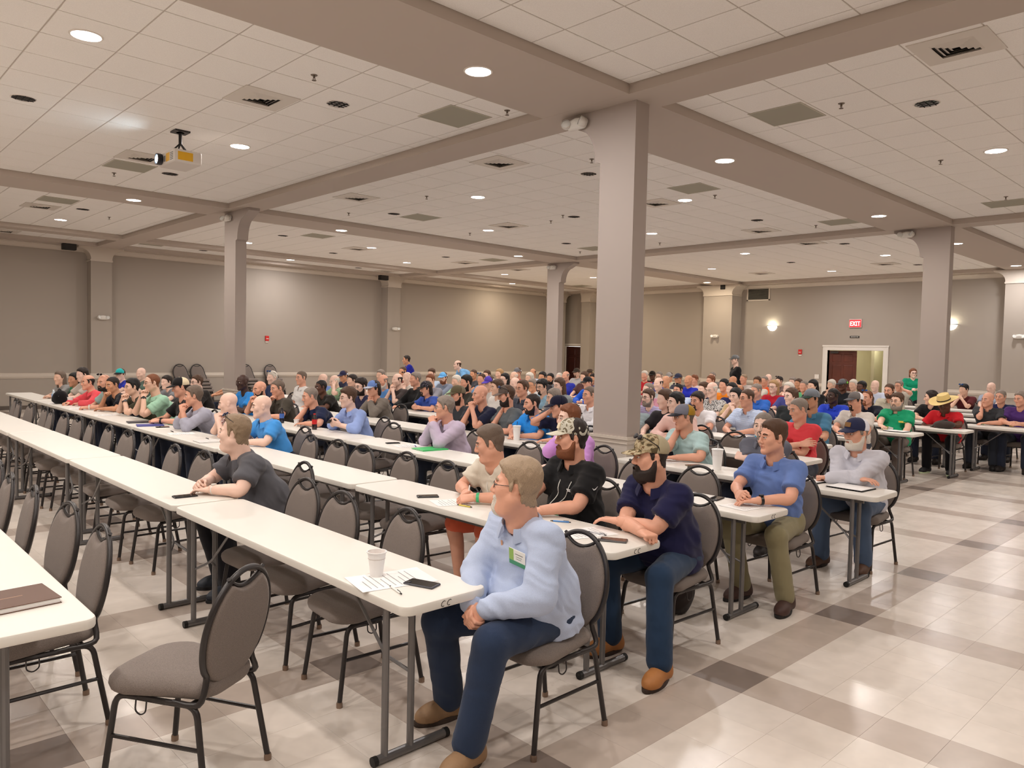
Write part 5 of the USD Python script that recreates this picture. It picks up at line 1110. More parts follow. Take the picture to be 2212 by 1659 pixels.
A('G5b', 'person in dark grey bowing deeply behind the navy cap', 8.182, 7.375, 29.0, 0.67, lod=1, hair='short',hc='gr',skin='f',shirt=(96,96,104),look=152,pitch=12,edge=0.37)
A('G6', 'person in a grey cardigan with a fist at the lips', 9.588, 8.755, 11.0, 0.68, lod=1, hair='long',hc='br',skin='p',shirt=(138,144,146),sleeve='l',arms='mouth',look=170,pitch=12,edge=0.38)
A('G7', 'person in a royal blue track jacket with white piping', 13.563, 12.234, 11.0, 0.67, lod=2, hair='ring',hc='gr',skin='r',shirt=(52,60,176),sleeve='l',arms='lap',b=1.1,look=182,edge=0.39)
A('G7b', 'person in off-white partly behind the royal blue track jacket', 14.751, 13.469, 20.0, 0.61, lod=2, hair='crew',hc='wh',skin='p',shirt=(200,200,204),look=197,edge=0.34)
A('G8', 'person in a light grey sweater and dark cap before the brown corner door', 16.155, 14.276, 2.0, 0.66, lod=2, cap=((60,52,44),(70,62,54),(60,52,44)),skin='f',beard='goatee',shirt=(178,176,176),sleeve='l',look=185,edge=0.35)
A('G9', 'person in plum with long hair right of the light grey sweater', 13.499, 11.644, 6.5, 0.67, lod=2, hair='long',hc='br',skin='f',shirt=(90,60,60),look=176,pitch=12,edge=0.32)
A('G10', 'person in a brown cap close to the middle column at the back', 16.158, 13.733, 8.0, 0.66, lod=2, cap=((80,64,52),(214,196,150),(80,64,52)),skin='o',shirt=(130,110,90),look=179,edge=0.35)
A('G11', 'person in blue right beside the middle column shaft', 14.749, 12.345, 17.0, 0.61, lod=2, hair='short',hc='dk',skin='o',shirt=(50,90,180),look=189,pitch=12,edge=0.34)
A('G12', 'person in a black cap and vivid blue shirt bending left of the middle column', 12.220, 10.298, 21.5, 0.65, lod=2, cap=((34,34,38),(40,40,44),(34,34,38)),skin='r',hair='crew',hc='dk',shirt=(32,96,214),sleeve='l',look=171,edge=0.31)
A('G13', 'person in a white dress shirt, clasped hands raised, left of the middle column', 8.168, 6.858, 12.5, 0.66, lod=1, hair='crew',hc='sb',skin='r',shirt=(232,232,236),sleeve='r',arms='clasp',collar=True,look=167,edge=0.35)
A('G14', 'person in navy with a navy cap, one hand raised beside the azure polo', 6.805, 6.031, 26.0, 0.66, lod=1, cap=((28,28,50),(28,28,50),(28,28,50)),skin='r',hair='crew',hc='bk',shirt=(28,30,60),arms='rest,brow',look=150,pitch=12,edge=0.38)
A('G15', 'person in a lilac top with long hair behind the black polo', 5.395, 4.651, 20.0, 0.67, lod=1, hair='long',hc='au',skin='p',shirt=(206,150,220),sleeve='r',arms='rest,cheek',look=153,edge=0.37)
A('R1', 'person in red just right of the middle column at the back', 16.160, 11.880, 8.0, 0.68, lod=2, hair='short',hc='wh',skin='r',shirt=(190,40,50),look=194,edge=0.35)
A('R2', 'person in a black cap far back right of the middle column', 17.612, 12.688, 8.0, 0.64, lod=2, cap=((34,28,22),(34,28,22),(34,28,22)),skin='b',shirt=(40,34,30),look=193,edge=0.36)
A('R3', 'person in blue with glasses far back beside the black cap', 16.162, 11.418, 8.0, 0.68, lod=2, hair='crew',hc='gr',skin='f',glasses='eye',shirt=(70,80,170),look=188,pitch=12,edge=0.35)
A('R4', 'person in a pale grey sweater right of the middle column', 12.234, 8.632, 9.5, 0.67, lod=2, hair='ring',hc='dk',skin='p',shirt=(186,190,192),sleeve='l',b=1.1,look=176,edge=0.33)
A('R5', 'person in beige behind the sunglasses and pale blue shirt', 13.546, 9.341, 14.0, 0.68, lod=2, hair='bald',skin='o',shirt=(210,200,180),look=177,edge=0.37)
A('R6', 'person in a pale grey cap and cream shirt', 17.618, 12.098, 11.0, 0.63, lod=2, cap=((170,164,160),(190,186,182),(170,164,160)),skin='o',shirt=(220,216,190),look=183,pitch=12,edge=0.36)
A('R7', 'person in a navy cap and slate top at the back', 16.128, 10.780, 14.0, 0.66, lod=2, cap=((58,62,84),(58,62,84),(58,62,84)),skin='o',shirt=(74,76,90),look=177,edge=0.32)
A('R8', 'person in royal blue under the tan wall', 14.752, 9.625, 8.0, 0.66, lod=2, hair='bald',skin='o',shirt=(34,46,180),look=171,edge=0.34)
A('R9', 'person in pale pink right of the royal blue shirt', 16.138, 10.367, 8.0, 0.63, lod=2, hair='short',hc='au',skin='r',shirt=(222,206,214),look=172,pitch=12,edge=0.33)
A('R10', 'person in dark purple with a flat-top left of the printed shirt', 12.239, 7.565, 20.0, 0.65, lod=2, hair='top',hc='br',skin='p',shirt=(60,56,80),look=159,edge=0.33)
A('R11', 'person in a black and white printed shirt', 10.910, 6.662, 6.5, 0.68, lod=1, hair='ring',hc='wh',skin='p',glasses='rim',pat=PRINT,collar=True,look=168,pitch=12,edge=0.33)
A('R12', 'person in dusty pink beside the middle column', 10.931, 7.843, 18.5, 0.65, lod=2, hair='crew',hc='gr',skin='p',shirt=(188,130,148),look=161,edge=0.35)
A('R13', 'person in a blue and red plaid shirt holding a phone by the column', 9.575, 6.805, 24.5, 0.64, lod=1, hair='short',hc='br',skin='p',beard='full',bc='gr',glasses='eye',pat=PLAID,arms='phone',sleeve='r',look=169,edge=0.37)
A('R13b', 'person in a grey-teal jacket half hidden by the middle column', 8.177, 6.050, 20.0, 0.64, lod=1, hair='short',hc='gr',skin='f',shirt=(150,166,170),sleeve='l',arms='mouth',look=159,edge=0.36)
A('R14', 'person in black with long hair left of the pale blue shirt', 8.179, 5.615, 12.5, 0.68, lod=2, hair='long',hc='br',skin='p',shirt=(40,36,40),look=151,pitch=12,edge=0.36)
A('R15', 'person in a pale blue shirt, sunglasses on head, head on hand', 12.277, 8.071, 29.0, 0.65, lod=1, hair='crew',hc='bk',skin='r',glasses='up',shirt=(196,214,244),arms='cheek,rest',collar=True,look=178,edge=0.37)
A('R16', 'person in a peach shirt leaning far forward behind the grey and mustard cap', 8.138, 5.306, 26.0, 0.72, lod=1, hair='shag',hc='bk',skin='p',shirt=(238,200,190),sleeve='l',arms='fist',look=152,edge=0.32)
A('R17', 'person in a white tee looking down to write', 9.550, 5.934, 24.5, 0.65, lod=1, hair='short',hc='dk',skin='r',beard='goatee',shirt=(232,230,232),arms='write',b=1.1,look=170,pitch=12,edge=0.34)
A('R18', 'person in a pale aqua tee and grey and mustard cap, hand over the mouth', 6.808, 4.327, 24.5, 0.66, lod=0, cap=((122,122,134),(176,136,44),(40,40,48)),skin='r',hair='crew',hc='sb',shirt=(182,212,212),arms='rest,cheek',b=1.22,look=147,edge=0.38)
A('R19', 'person in grey far back below the tan wall corner', 19.005, 11.644, 6.5, 0.65, lod=2, hair='crew',hc='gr',skin='f',shirt=(120,116,110),look=171,edge=0.35)
A('R20', 'person in white left of the orange shirt at the back', 14.761, 9.094, 3.5, 0.67, lod=2, hair='short',hc='au',skin='r',shirt=(220,216,210),look=163,edge=0.35)
A('R21', 'person in an orange shirt bowing the head', 13.506, 7.924, 17.0, 0.68, lod=2, hair='short',hc='bk',skin='r',shirt=(240,140,40),arms='fist',look=172,edge=0.33)
A('R22', 'person in brown with an elbow raised in front of the standing black jacket', 16.139, 9.302, 11.0, 0.65, lod=2, hair='bald',skin='o',shirt=(150,110,100),arms='ear,rest',look=166,pitch=12,edge=0.33)
A('R23', 'person in navy between the printed shirt and the beige top', 12.216, 7.056, 9.5, 0.64, lod=2, hair='pony',hc='bk',skin='p',shirt=(40,44,90),look=170,edge=0.31)
A('R24', 'person in a light grey tee in front of the standing black jacket', 17.598, 9.881, 6.5, 0.66, lod=2, hair='crew',hc='lg',skin='r',shirt=(190,180,174),look=170,edge=0.34)
A('R25', 'person in cream behind the bright blue polo', 16.151, 8.726, 5.0, 0.65, lod=2, hair='short',hc='br',skin='o',shirt=(226,218,206),look=180,pitch=12,edge=0.34)
A('R26', 'person in bright orange at the back right of centre', 17.563, 9.268, 11.0, 0.64, lod=2, hair='crew',hc='gr',skin='r',shirt=(240,104,60),look=171,edge=0.31)
A('R27', 'person in pale pink behind the bright orange shirt', 18.975, 9.951, 3.5, 0.65, lod=2, hair='bald',skin='p',shirt=(190,170,170),look=186,edge=0.32)
A('R28', 'person in a bright blue polo with white chest lettering', 12.240, 6.582, 11.0, 0.65, lod=1, hair='crew',hc='gr',skin='r',shirt=(50,104,196),b=1.12,collar=True,look=162,pitch=12,edge=0.33)
A('R29', 'person in a crimson top with long fair hair and glasses', 13.524, 6.964, 5.0, 0.67, lod=2, hair='long',hc='bl',skin='p',glasses='eye',shirt=(176,28,48),look=178,edge=0.35)
A('R30', 'person in a beige top, hands raised together, left of the plaid light blue shirt', 10.895, 6.156, 18.5, 0.64, lod=1, hair='pony',hc='bk',skin='p',shirt=(196,170,130),arms='mouth',look=172,pitch=12,edge=0.32)
A('R31', 'person in a light blue checked shirt with glasses, writing', 9.522, 5.228, 12.5, 0.68, lod=1, hair='crew',hc='br',skin='r',glasses='eye',pat=PALEPLAID,arms='write,rest',b=1.12,collar=True,badge=(.02,.2),look=156,edge=0.32)
A('R32', 'person in taupe with glasses on the head behind the crimson top', 19.000, 9.625, 9.5, 0.60, lod=2, hair='short',hc='dk',skin='f',glasses='up',shirt=(120,100,96),look=166,edge=0.34)
A('R33', 'person in black far back left of the light switch', 19.008, 9.251, 11.0, 0.60, lod=2, hair='short',hc='gr',skin='p',shirt=(60,56,60),look=178,pitch=12,edge=0.35)
A('R34', 'person in brown behind the green tee with raised hand', 17.601, 8.410, 11.0, 0.61, lod=2, hair='short',hc='br',skin='o',shirt=(90,60,50),look=164,edge=0.34)
A('R35', 'person in a green tee, hand held against the face', 16.120, 7.530, 20.0, 0.65, lod=2, hair='crew',hc='gr',skin='r',shirt=(112,196,142),arms='cheek,rest',look=174,edge=0.31)
A('R36', 'person in black with dark hair left of the hall door', 14.770, 6.740, 12.5, 0.69, lod=2, hair='long',hc='bk',skin='f',shirt=(22,20,22),sleeve='l',look=160,pitch=12,edge=0.36)
A('R37', 'person in slate blue behind the brown bob', 13.542, 6.600, 18.5, 0.68, lod=2, hair='shag',hc='wh',skin='p',shirt=(80,84,150),look=172,edge=0.36)
A('R38', 'person in a black jacket with a brown bob and white blouse', 10.903, 5.292, 11.0, 0.66, lod=1, hair='bob',hc='br',skin='p',shirt=(42,46,48),sleeve='l',arms='lap',look=154,edge=0.33)
A('R40', 'person in a teal denim shirt and grey cap', 9.571, 4.351, 12.5, 0.72, lod=1, cap=((124,130,138),(124,130,138),(40,60,50)),skin='t',hair='crew',hc='bk',beard='goatee',shirt=(74,124,156),b=1.12,collar=True,look=162,edge=0.36)
A('R41', 'person in a red tee with arms folded', 8.137, 3.849, 9.5, 0.67, lod=1, hair='crew',hc='gr',skin='r',shirt=(226,70,78),arms='chestB,chestA',b=1.08,pitch=16,look=146,edge=0.32)
A('R42', 'person in a grey polo with folded arms behind the blue work shirt', 6.767, 3.514, 14.0, 0.60, lod=1, hair='crew',hc='gr',skin='p',beard='goatee',bc='gr',shirt=(104,106,118),arms='chestB,chestA',b=1.18,collar=True,look=188,edge=0.34)
A('R44', 'person in brown with white hair before the hall door casing', 17.570, 7.551, 21.5, 0.66, lod=2, hair='short',hc='wh',skin='f',shirt=(60,50,46),arms='mouth',look=160,pitch=12,edge=0.31)
A('R45', 'person in a cobalt blue polo with a lime badge', 12.247, 5.247, 12.5, 0.64, lod=1, hair='crew',hc='bk',skin='d',shirt=(40,68,196),b=1.12,collar=True,badge=(.0,.35),look=162,edge=0.34)
A('R46', 'person in a dark jacket and grey cap with neon green back', 16.158, 6.751, 9.5, 0.68, lod=2, cap=((110,112,116),(130,240,90),(60,62,66)),skin='b',shirt=(30,32,38),sleeve='l',look=159,edge=0.35)
A('R47', 'person in taupe with white hair in front of the hall door', 17.615, 7.134, 9.5, 0.64, lod=2, hair='short',hc='wh',skin='f',shirt=(150,140,130),look=174,pitch=12,edge=0.36)
A('R48', 'person in dark brown behind the black polo at right', 16.115, 6.344, 11.0, 0.66, lod=2, hair='short',hc='bk',skin='b',shirt=(70,50,40),look=160,edge=0.31)
A('R49', 'person in a pale blue dress shirt in front of the corridor opening', 17.609, 6.633, 14.0, 0.66, lod=2, hair='bald',skin='p',shirt=(206,214,234),sleeve='l',collar=True,look=175,edge=0.35)
A('R50', 'person in a black polo with sunglasses on the head, left of the green polo', 13.538, 5.175, 23.0, 0.62, lod=1, hair='crew',hc='au',rec=.02,skin='r',glasses='up',beard='goatee',shirt=(28,30,44),b=1.12,collar=True,look=168,edge=0.36)
A('R51', 'person in a stone work shirt and grey cap with white mesh', 10.900, 4.350, 11.0, 0.65, lod=1, cap=((112,106,104),(236,234,238),(90,90,94)),skin='r',hair='crew',hc='dk',glasses='rim',beard='goatee',shirt=(210,202,194),arms='rest',b=1.15,collar=True,look=151,edge=0.32)
A('R52', 'person in a khaki shirt behind the green polo', 14.739, 5.277, 15.5, 0.69, lod=1, hair='crew',hc='br',skin='r',beard='full',shirt=(184,178,160),collar=True,look=171,pitch=12,edge=0.33)
A('R53', 'person in cream holding something to the eye, behind the green polo', 18.978, 6.602, 17.0, 0.65, lod=2, hair='short',hc='gr',skin='r',glasses='eye',shirt=(206,202,190),arms='ear,rest',look=167,edge=0.32)
A('R54', 'person in a green polo with a white badge and yellow chest patch', 12.251, 4.308, 3.5, 0.60, lod=1, hair='short',hc='br',skin='f',glasses='rim',beard='full',bc='gr',shirt=(24,150,104),arms='knee,rest',b=1.3,fat=.02,collar=True,badge=(-.05,.36),pants=(112,100,94),shoes=('shoe',(30,26,26),(20,20,20)),look=168,edge=0.34)
A('R56', 'person in black turning away beside the straw hat', 14.730, 4.558, 21.5, 0.62, lod=1, hair='bob',hc='dk',skin='f',shirt=(26,24,26),arms='reach,rest',look=20,edge=0.32)
A('R57', 'person in a red polo and straw hat reading a paper', 13.501, 3.967, 24.5, 0.60, lod=1, hair=None,skin='b',shirt=(206,34,44),arms='rest,hold',b=1.25,badge=(.02,.40),collar=True,pitch=26,pants=(24,24,28),shoes=('sneaker',(30,30,34),(214,230,190)),look=160,edge=0.32)
A('R58', 'person in maroon with a dark visor behind the red polo', 19.010, 5.226, 26.0, 0.67, lod=2, hair='short',hc='bk',skin='f',glasses='up',shirt=(96,40,44),arms='mouth',look=157,pitch=12,edge=0.35)
A('R60', 'person in pale blue against the right wall pilaster', 18.995, 4.760, 5.0, 0.66, lod=2, hair='bald',skin='p',shirt=(160,170,190),look=169,pitch=12,edge=0.34)
A('R61', 'person in a charcoal polo with a lime badge, hand to the ear, at right', 14.725, 3.694, 17.0, 0.62, lod=1, hair='bald',skin='r',shirt=(56,58,62),arms='rest,cheek',b=1.12,badge=(-.04,.38),collar=True,pants=(44,48,58),shoes=('shoe',(24,22,22),(20,20,20)),look=152,edge=0.32)
A('R62', 'person in dark blue behind the charcoal polo at right', 16.166, 3.847, 21.5, 0.64, lod=1, hair='crew',hc='gr',skin='r',shirt=(40,44,84),look=167,edge=0.36)
A('R63', 'person in a purple tee with gold lettering at the right edge', 14.736, 3.239, 12.5, 0.65, lod=1, hair='short',hc='gr',skin='r',shirt=(76,46,110),arms='clasp',b=1.15,look=153,pitch=12,edge=0.33)
A('S1', 'person standing and bending in a royal blue shirt by the left wall', 12.213, 16.641, 20.0, 0.60, lod=1, hair='crew',hc='dk',skin='o',shirt=(30,36,150),arms='lean',pants=(40,40,50),yaw=150,stand=True)
A('S2', 'person standing and bending far forward in a light blue shirt', 13.574, 15.802, 44.0, 0.63, lod=1, hair='ring',hc='br',skin='p',shirt=(126,184,238),arms='lean',pants=(60,60,70),b=1.15,yaw=158,stand=True)
A('S3', 'person standing in a black jacket and grey cap by the corner pilaster', 18.621, 10.718, 3.5, 0.76, lod=1, cap=((110,112,114),(120,122,124),(90,92,94)),hair='crew',hc='gr',skin='p',shirt=(22,22,24),sleeve='l',arms='down',pants=(26,26,30),b=1.15,yaw=140,stand=True)
A('S4', 'person standing in a green cardigan and dark skirt near the hall door', 21.683, 7.286, 3.5, 0.61, lod=1, hair='bob',hc='au',skin='p',glasses='eye',shirt=(18,146,108),sleeve='l',arms='hold',pants=(24,24,28),hz=0.83,yaw=215,stand=True)
SEATS = """2.57;5.30;person in a dark grey polo leaning on the first row
2.55;2.46;person in a light blue dress shirt and jeans
3.85;3.99;person in a cream tee and orange shorts writing
3.87;3.40;person in a black polo and pale camouflage cap with a long
3.90;2.67;person in a navy polo and camouflage cap, arms crossed
5.35;2.70;person in a blue work shirt and khaki trousers at the third
6.72;2.63;person in a pale grey shirt and navy cap with white mesh
3.83;15.82;person in a grey top at the far left end
3.88;15.41;person in a dark green jacket beside the grey top
3.87;15.05;person in a pale top behind the coral shirt
3.89;13.87;person in a coral long-sleeved shirt leaning over to write
3.88;13.09;person in a pale grey-green shirt, sunglasses on head, forearms on table
3.88;12.62;person in black with one hand at the mouth beside the coral
5.33;17.35;person in a black and teal cap and blue shirt
5.33;16.41;person in grey-green behind the mint polo near the wall
3.89;11.72;person in dark olive, both hands at the face, by the mint
3.90;10.96;person in a mint green polo with glasses, hands raised
5.31;14.43;person in a grey vest behind the mint polo
3.90;10.27;person in a black cap with cream mesh and black shirt
5.31;13.21;person with glasses in dark clothes behind the black and cream cap
3.88;9.37;person in a grey dress shirt resting chin on folded hands
3.87;8.38;person in a white floral shirt, hands clasped before the mouth
6.74;15.28;person beside the left column just right of its shaft
5.35;11.54;person in bright blue leaning over a phone
5.34;10.75;person in dark navy with fist at the mouth behind the sky
3.86;7.67;person in a short-sleeved sky blue shirt sitting behind the grey polo
5.34;10.29;person in a brown-grey polo looking left with a hand raised
6.75;13.47;person in navy with blue sunglasses pushed up on the head
6.72;12.49;person in a white dress shirt sitting upright by the left wall
5.33;9.12;person in a navy polo propping the cheek
6.74;11.41;person in a dark brown shirt behind the navy polo with propped
8.09;13.85;person in mid blue in front of the wall rail
8.14;13.36;person in a green plaid shirt covering the brow
9.50;15.47;person in a navy cap with white back by the left wall
8.16;12.81;person in dark blue with hand at the chin behind the blue
6.74;10.31;person in dark navy with glasses beside the cream-backed cap
5.31;8.27;person in a light blue dress shirt looking at a phone
6.77;9.92;person in a taupe pullover and blue cap with cream back
8.13;11.76;person in a blue shirt bending forward at the third column
9.51;14.08;person half hidden behind the bending blue shirt near the wall
8.15;11.41;person in dark grey left of the white collar, hands together
10.91;15.31;person in rust seated just left of the standing royal blue shirt
9.52;13.00;person in a white shirt, glasses on head, hands folded
8.12;10.93;person in a black jacket with a white name badge
8.08;10.35;person in a royal blue shirt and patterned bandana cap, hands clasped
9.52;12.11;person in a grey long-sleeved shirt hidden behind the bandana cap
10.87;14.05;person in pale blue under the tan wall scallop
10.90;13.56;person in a light blue and white cap and grey jacket
9.53;11.43;person in pale green in front of the bending light blue shirt
8.12;9.56;person in dark olive looking towards the camera, right of the pale
6.75;7.95;person in a charcoal tee and olive cap behind the lavender shirt
5.32;6.40;person in a lavender dress shirt, hands clasped before the mouth
12.19;14.11;person in grey right of the bending light blue shirt
10.85;12.17;person in denim blue with blue sunglasses on the head
12.20;13.61;person in tan far back right of the denim blue shirt
9.52;10.45;person in a purple cap with white back
12.23;13.23;person in dusty rose far back beside the dark long hair
10.89;11.57;person in maroon with long hair and glasses
12.21;12.68;person in brown-grey left of the red shirt at the back
13.48;13.87;person in red with a grey and white cap at the back
8.15;8.76;person in a white top with long hair, left of the grey
9.53;9.68;person bowing the head into a raised hand behind the glasses wearer
8.13;8.23;person in a slate shirt with glasses and lime badge
12.20;12.20;person in silver grey with a white bob
14.74;14.58;person in a pale blue shirt far back
6.77;7.46;person in a navy tee, hands interlaced in front of the face
6.72;7.06;person in a grey tee and cap with sunglasses
6.71;6.51;person in an azure polo behind a tall white cup
12.21;11.74;person in black far back left of the far column base
13.48;12.66;person in a grey zip top in front of the far column
9.53;9.09;person in pale blue with heavy glasses behind the azure polo
10.88;10.61;person in white with a light blue lanyard, behind the slate shirt
8.15;7.38;person in dark grey bowing deeply behind the navy cap
9.56;8.76;person in a grey cardigan with a fist at the lips
13.53;12.23;person in a royal blue track jacket with white piping
14.72;13.47;person in off-white partly behind the royal blue track jacket
16.12;14.28;person in a light grey sweater and dark cap before the brown
13.47;11.64;person in plum with long hair right of the light grey sweater
16.13;13.73;person in a brown cap close to the middle column
14.72;12.35;person in blue right beside the middle column shaft
12.19;10.30;person in a black cap and vivid blue shirt bending
8.14;6.86;person in a white dress shirt, clasped hands raised
6.78;6.03;person in navy with a navy cap, one hand raised
5.37;4.65;person in a lilac top with long hair behind the black polo
16.13;11.88;person in red just right of the middle column at the back
17.58;12.69;person in a black cap far back right of the middle column
16.13;11.42;person in blue with glasses far back beside the black cap
12.20;8.63;person in a pale grey sweater right of the middle column
13.52;9.34;person in beige behind the sunglasses and pale blue shirt
17.59;12.10;person in a pale grey cap and cream shirt
16.10;10.78;person in a navy cap and slate top at the back
14.72;9.62;person in royal blue under the tan wall
16.11;10.37;person in pale pink right of the royal blue shirt
12.21;7.57;person in dark purple with a flat-top left of the printed shirt
10.88;6.66;person in a black and white printed shirt
10.90;7.84;person in dusty pink beside the middle column
9.54;6.80;person in a blue and red plaid shirt holding a phone
8.15;6.05;person in a grey-teal jacket half hidden by the middle column
8.15;5.62;person in black with long hair left of the pale blue shirt
12.25;8.07;person in a pale blue shirt, sunglasses on head, head
8.11;5.31;person in a peach shirt leaning far forward behind the grey
9.52;5.93;person in a white tee looking down to write
6.78;4.33;person in a pale aqua tee and grey and mustard cap
18.98;11.64;person in grey far back below the tan wall corner
14.73;9.09;person in white left of the orange shirt at the back
13.48;7.92;person in an orange shirt bowing the head
16.11;9.30;person in brown with an elbow raised in front of the standing
12.19;7.06;person in navy between the printed shirt and the beige top
17.57;9.88;person in a light grey tee in front of the standing black
16.12;8.73;person in cream behind the bright blue polo
17.53;9.27;person in bright orange at the back right of centre
18.95;9.95;person in pale pink behind the bright orange shirt
12.21;6.58;person in a bright blue polo with white chest lettering
13.49;6.96;person in a crimson top with long fair hair and glasses
10.87;6.16;person in a beige top, hands raised together, left of the plaid
9.49;5.23;person in a light blue checked shirt with glasses, writing
18.97;9.62;person in taupe with glasses on the head behind the crimson top
18.98;9.25;person in black far back left of the light switch
17.57;8.41;person in brown behind the green tee with raised
16.09;7.53;person in a green tee, hand held against the face
14.74;6.74;person in black with dark hair left of the hall door
13.51;6.60;person in slate blue behind the brown bob
10.87;5.29;person in a black jacket with a brown bob and white blouse
9.54;4.35;person in a teal denim shirt and grey cap
8.11;3.85;person in a red tee with arms folded
6.74;3.51;person in a grey polo with folded arms behind the blue work
17.54;7.55;person in brown with white hair before the hall door casing
12.22;5.25;person in a cobalt blue polo with a lime badge
16.13;6.75;person in a dark jacket and grey cap with neon green back
17.59;7.13;person in taupe with white hair in front of the hall door
16.09;6.34;person in dark brown behind the black polo
17.58;6.63;person in a pale blue dress shirt in front of the corridor
13.51;5.17;person in a black polo with sunglasses on the head
10.87;4.35;person in a stone work shirt and grey cap with white mesh
14.71;5.28;person in a khaki shirt behind the green polo
18.95;6.60;person in cream holding something to the eye, behind the green polo
12.22;4.31;person in a green polo with a white badge and yellow chest
14.70;4.56;person in black turning away beside the straw hat
13.47;3.97;person in a red polo and straw hat reading a paper
18.98;5.23;person in maroon with a dark visor behind the red polo
18.96;4.76;person in pale blue against the right wall pilaster
14.70;3.69;person in a charcoal polo with a lime badge
16.14;3.85;person in dark blue behind the charcoal polo
14.71;3.24;person in a purple tee with gold lettering at the right edge"""
for l in SEATS.split('\n'):
    x, y, t_ = l.split(';'); place_chair(float(x), float(y), 180+4*math.sin(float(y)*9), 'grey chair under the '+t_, 'occupied chairs')
# ---------------------------------------------------------------- things on the tables
TZ = TH
paper_m = mat('paper', (246, 244, 242), .6); ink_m = mat('print_grey', (150, 148, 150), .7)
def sheet(loc, rz, label, w=.216, d=.279, lines=True, z=TZ+.0006, n=1):
    t = thing('paper', label, 'paper', (loc[0], loc[1], z), rz)
    V = []; nx, ny = 5, 5
    g = np.array([[(-.5+i/nx)*w, (-.5+j/ny)*d, .0008+.002*(i == nx and j in (0, ny))] for i in range(nx+1) for j in range(ny+1)]); Fc = []
    for i in range(nx):
        for j in range(ny): a = i*(ny+1)+j; Fc += [(a, a+ny+1, a+ny+2), (a, a+ny+2, a+1)]
    m_ = trimesh.Trimesh(g, np.array(Fc), process=False); lo_ = moved(m_, None, (0, 0, -.0008)); lo_.vertices[:, 2] = 0; lo_.faces = lo_.faces[:, ::-1]
    obj('page', cat([m_, lo_]), paper_m, t)
    if lines: obj('print', cat([bx(-w*.38, w*(.38 if k % 3 else .1), d*(.36-.08*k)-.0015, d*(.36-.08*k)+.0015, .0012, .0016) for k in range(9)]), ink_m, t)
    return t
def phone(loc, rz, label, case=(30, 30, 34), screen=(14, 15, 20)):
    t = thing('phone', label, 'phone', (loc[0], loc[1], TZ), rz)
    obj('body', rbox(-.038, .038, -.077, .077, 0, .010, .005, 8), mat('phone_%02x%02x%02x' % case, case, .4), t, 40)
    obj('screen', bx(-.034, .034, -.071, .071, .0095, .0104), mat('phone_screen', screen, .08, spec=.8), t)
    obj('camera_bump', rbox(-.034, -.012, .045, .07, .0095, .0125, .002), mat('phone_lens', (40, 40, 46), .2), t)
def pen(loc, rz, label, rgb=(240, 240, 238), tip=(30, 30, 30)):
    t = thing('pen', label, 'pen', (loc[0], loc[1], TZ+.0055), rz)
    obj('barrel', tube([(-.05, 0, 0), (.05, 0, 0)], .0048, 10), mat('pen_%02x%02x%02x' % rgb, rgb, .3), t, 40); obj('tip', tube([(.05, 0, 0), (.062, 0, 0), (.07, 0, -.001)], [.0046, .003, .0008], 8), mat('pen_tip', tip, .4), t)
    obj('clicker', tube([(-.062, 0, 0), (-.05, 0, 0)], .003, 8), mat('pen_tip', tip, .4), t); obj('clip', bx(-.05, -.015, -.001, .001, .0045, .007), mat('pen_tip', tip, .4), t)
foam_m = mat('foam_cup', (244, 242, 240), .55)
def cup(loc, label, h=.115, r0=.028, r1=.045, straw=False):
    t = thing('cup', label, 'cup', (loc[0], loc[1], TZ))
    obj('wall', lathe([(0, .0), (r0, 0), (r1-.003, h-.006), (r1+.001, h-.005), (r1+.001, h), (r1-.003, h), (r0-.003, .006), (0, .006)], 32), foam_m, t, 40)
    obj('drink', lathe([(0, h*.72), (r0+(r1-r0)*.70, h*.72)], 24), mat('drink_tea', (150, 100, 60), .2), t)
    if straw: obj('lid', lathe([(0, h+.003), (r1-.004, h+.003), (r1+.003, h-.004)], 28), mat('cup_lid', (238, 238, 238), .3), t, 40); obj('straw', tube([(0, 0, h), (.006, 0, h+.05)], .0032, 8), mat('straw_white' if straw == 1 else 'straw_black', (230, 228, 228) if straw == 1 else (30, 28, 30), .4), t)
def bottle(loc, label, liquid, lab, cap_c, h=.205, r=.032, steel=False):
    t = thing('bottle', label, 'bottle', (loc[0], loc[1], TZ)); L = mat('liquid_%02x%02x%02x' % liquid, liquid, .12, spec=.8) if not steel else mat('brushed_steel', liquid, .25, metal=.9)
    obj('body', lathe([(0, 0), (r*.9, 0), (r, .008), (r, h*.32), (r*.93, h*.4), (r, h*.5), (r, h*.66), (r*.55, h*.86), (.013, h*.90), (.013, h*.94), (0, h*.94)], 24), L, t, 40)
    obj('cap', lathe([(.0, h), (.015, h), (.0155, h*.93), (0, h*.93)], 18), mat('cap_%02x%02x%02x' % cap_c, cap_c, .4), t)
    if lab: obj('label', lathe([(r*1.01, h*.34), (r*.955, h*.4), (r*1.015, h*.5), (r*1.015, h*.64)], 24), mat('wrap_%02x%02x%02x' % lab, lab, .45), t, True)
def folder(loc, rz, label, rgb, w=.24, d=.31, h=.012, pages=True):
    t = thing('notebook', label, 'notebook', (loc[0], loc[1], TZ), rz)
    c = mat('cover_%02x%02x%02x' % rgb, rgb, .5, .0002, 300)
    obj('cover', cat([rbox(-w/2, w/2, -d/2, d/2, h-.003, h, .0014), rbox(-w/2, w/2, -d/2, d/2, 0, .003, .0014), rbox(-w/2, -w/2+.005, -d/2, d/2, 0, h, .0014)]), c, t)
    if pages: obj('pages', bx(-w/2+.004, w/2-.006, -d/2+.005, d/2-.005, .003, h-.003), paper_m, t)
    return t
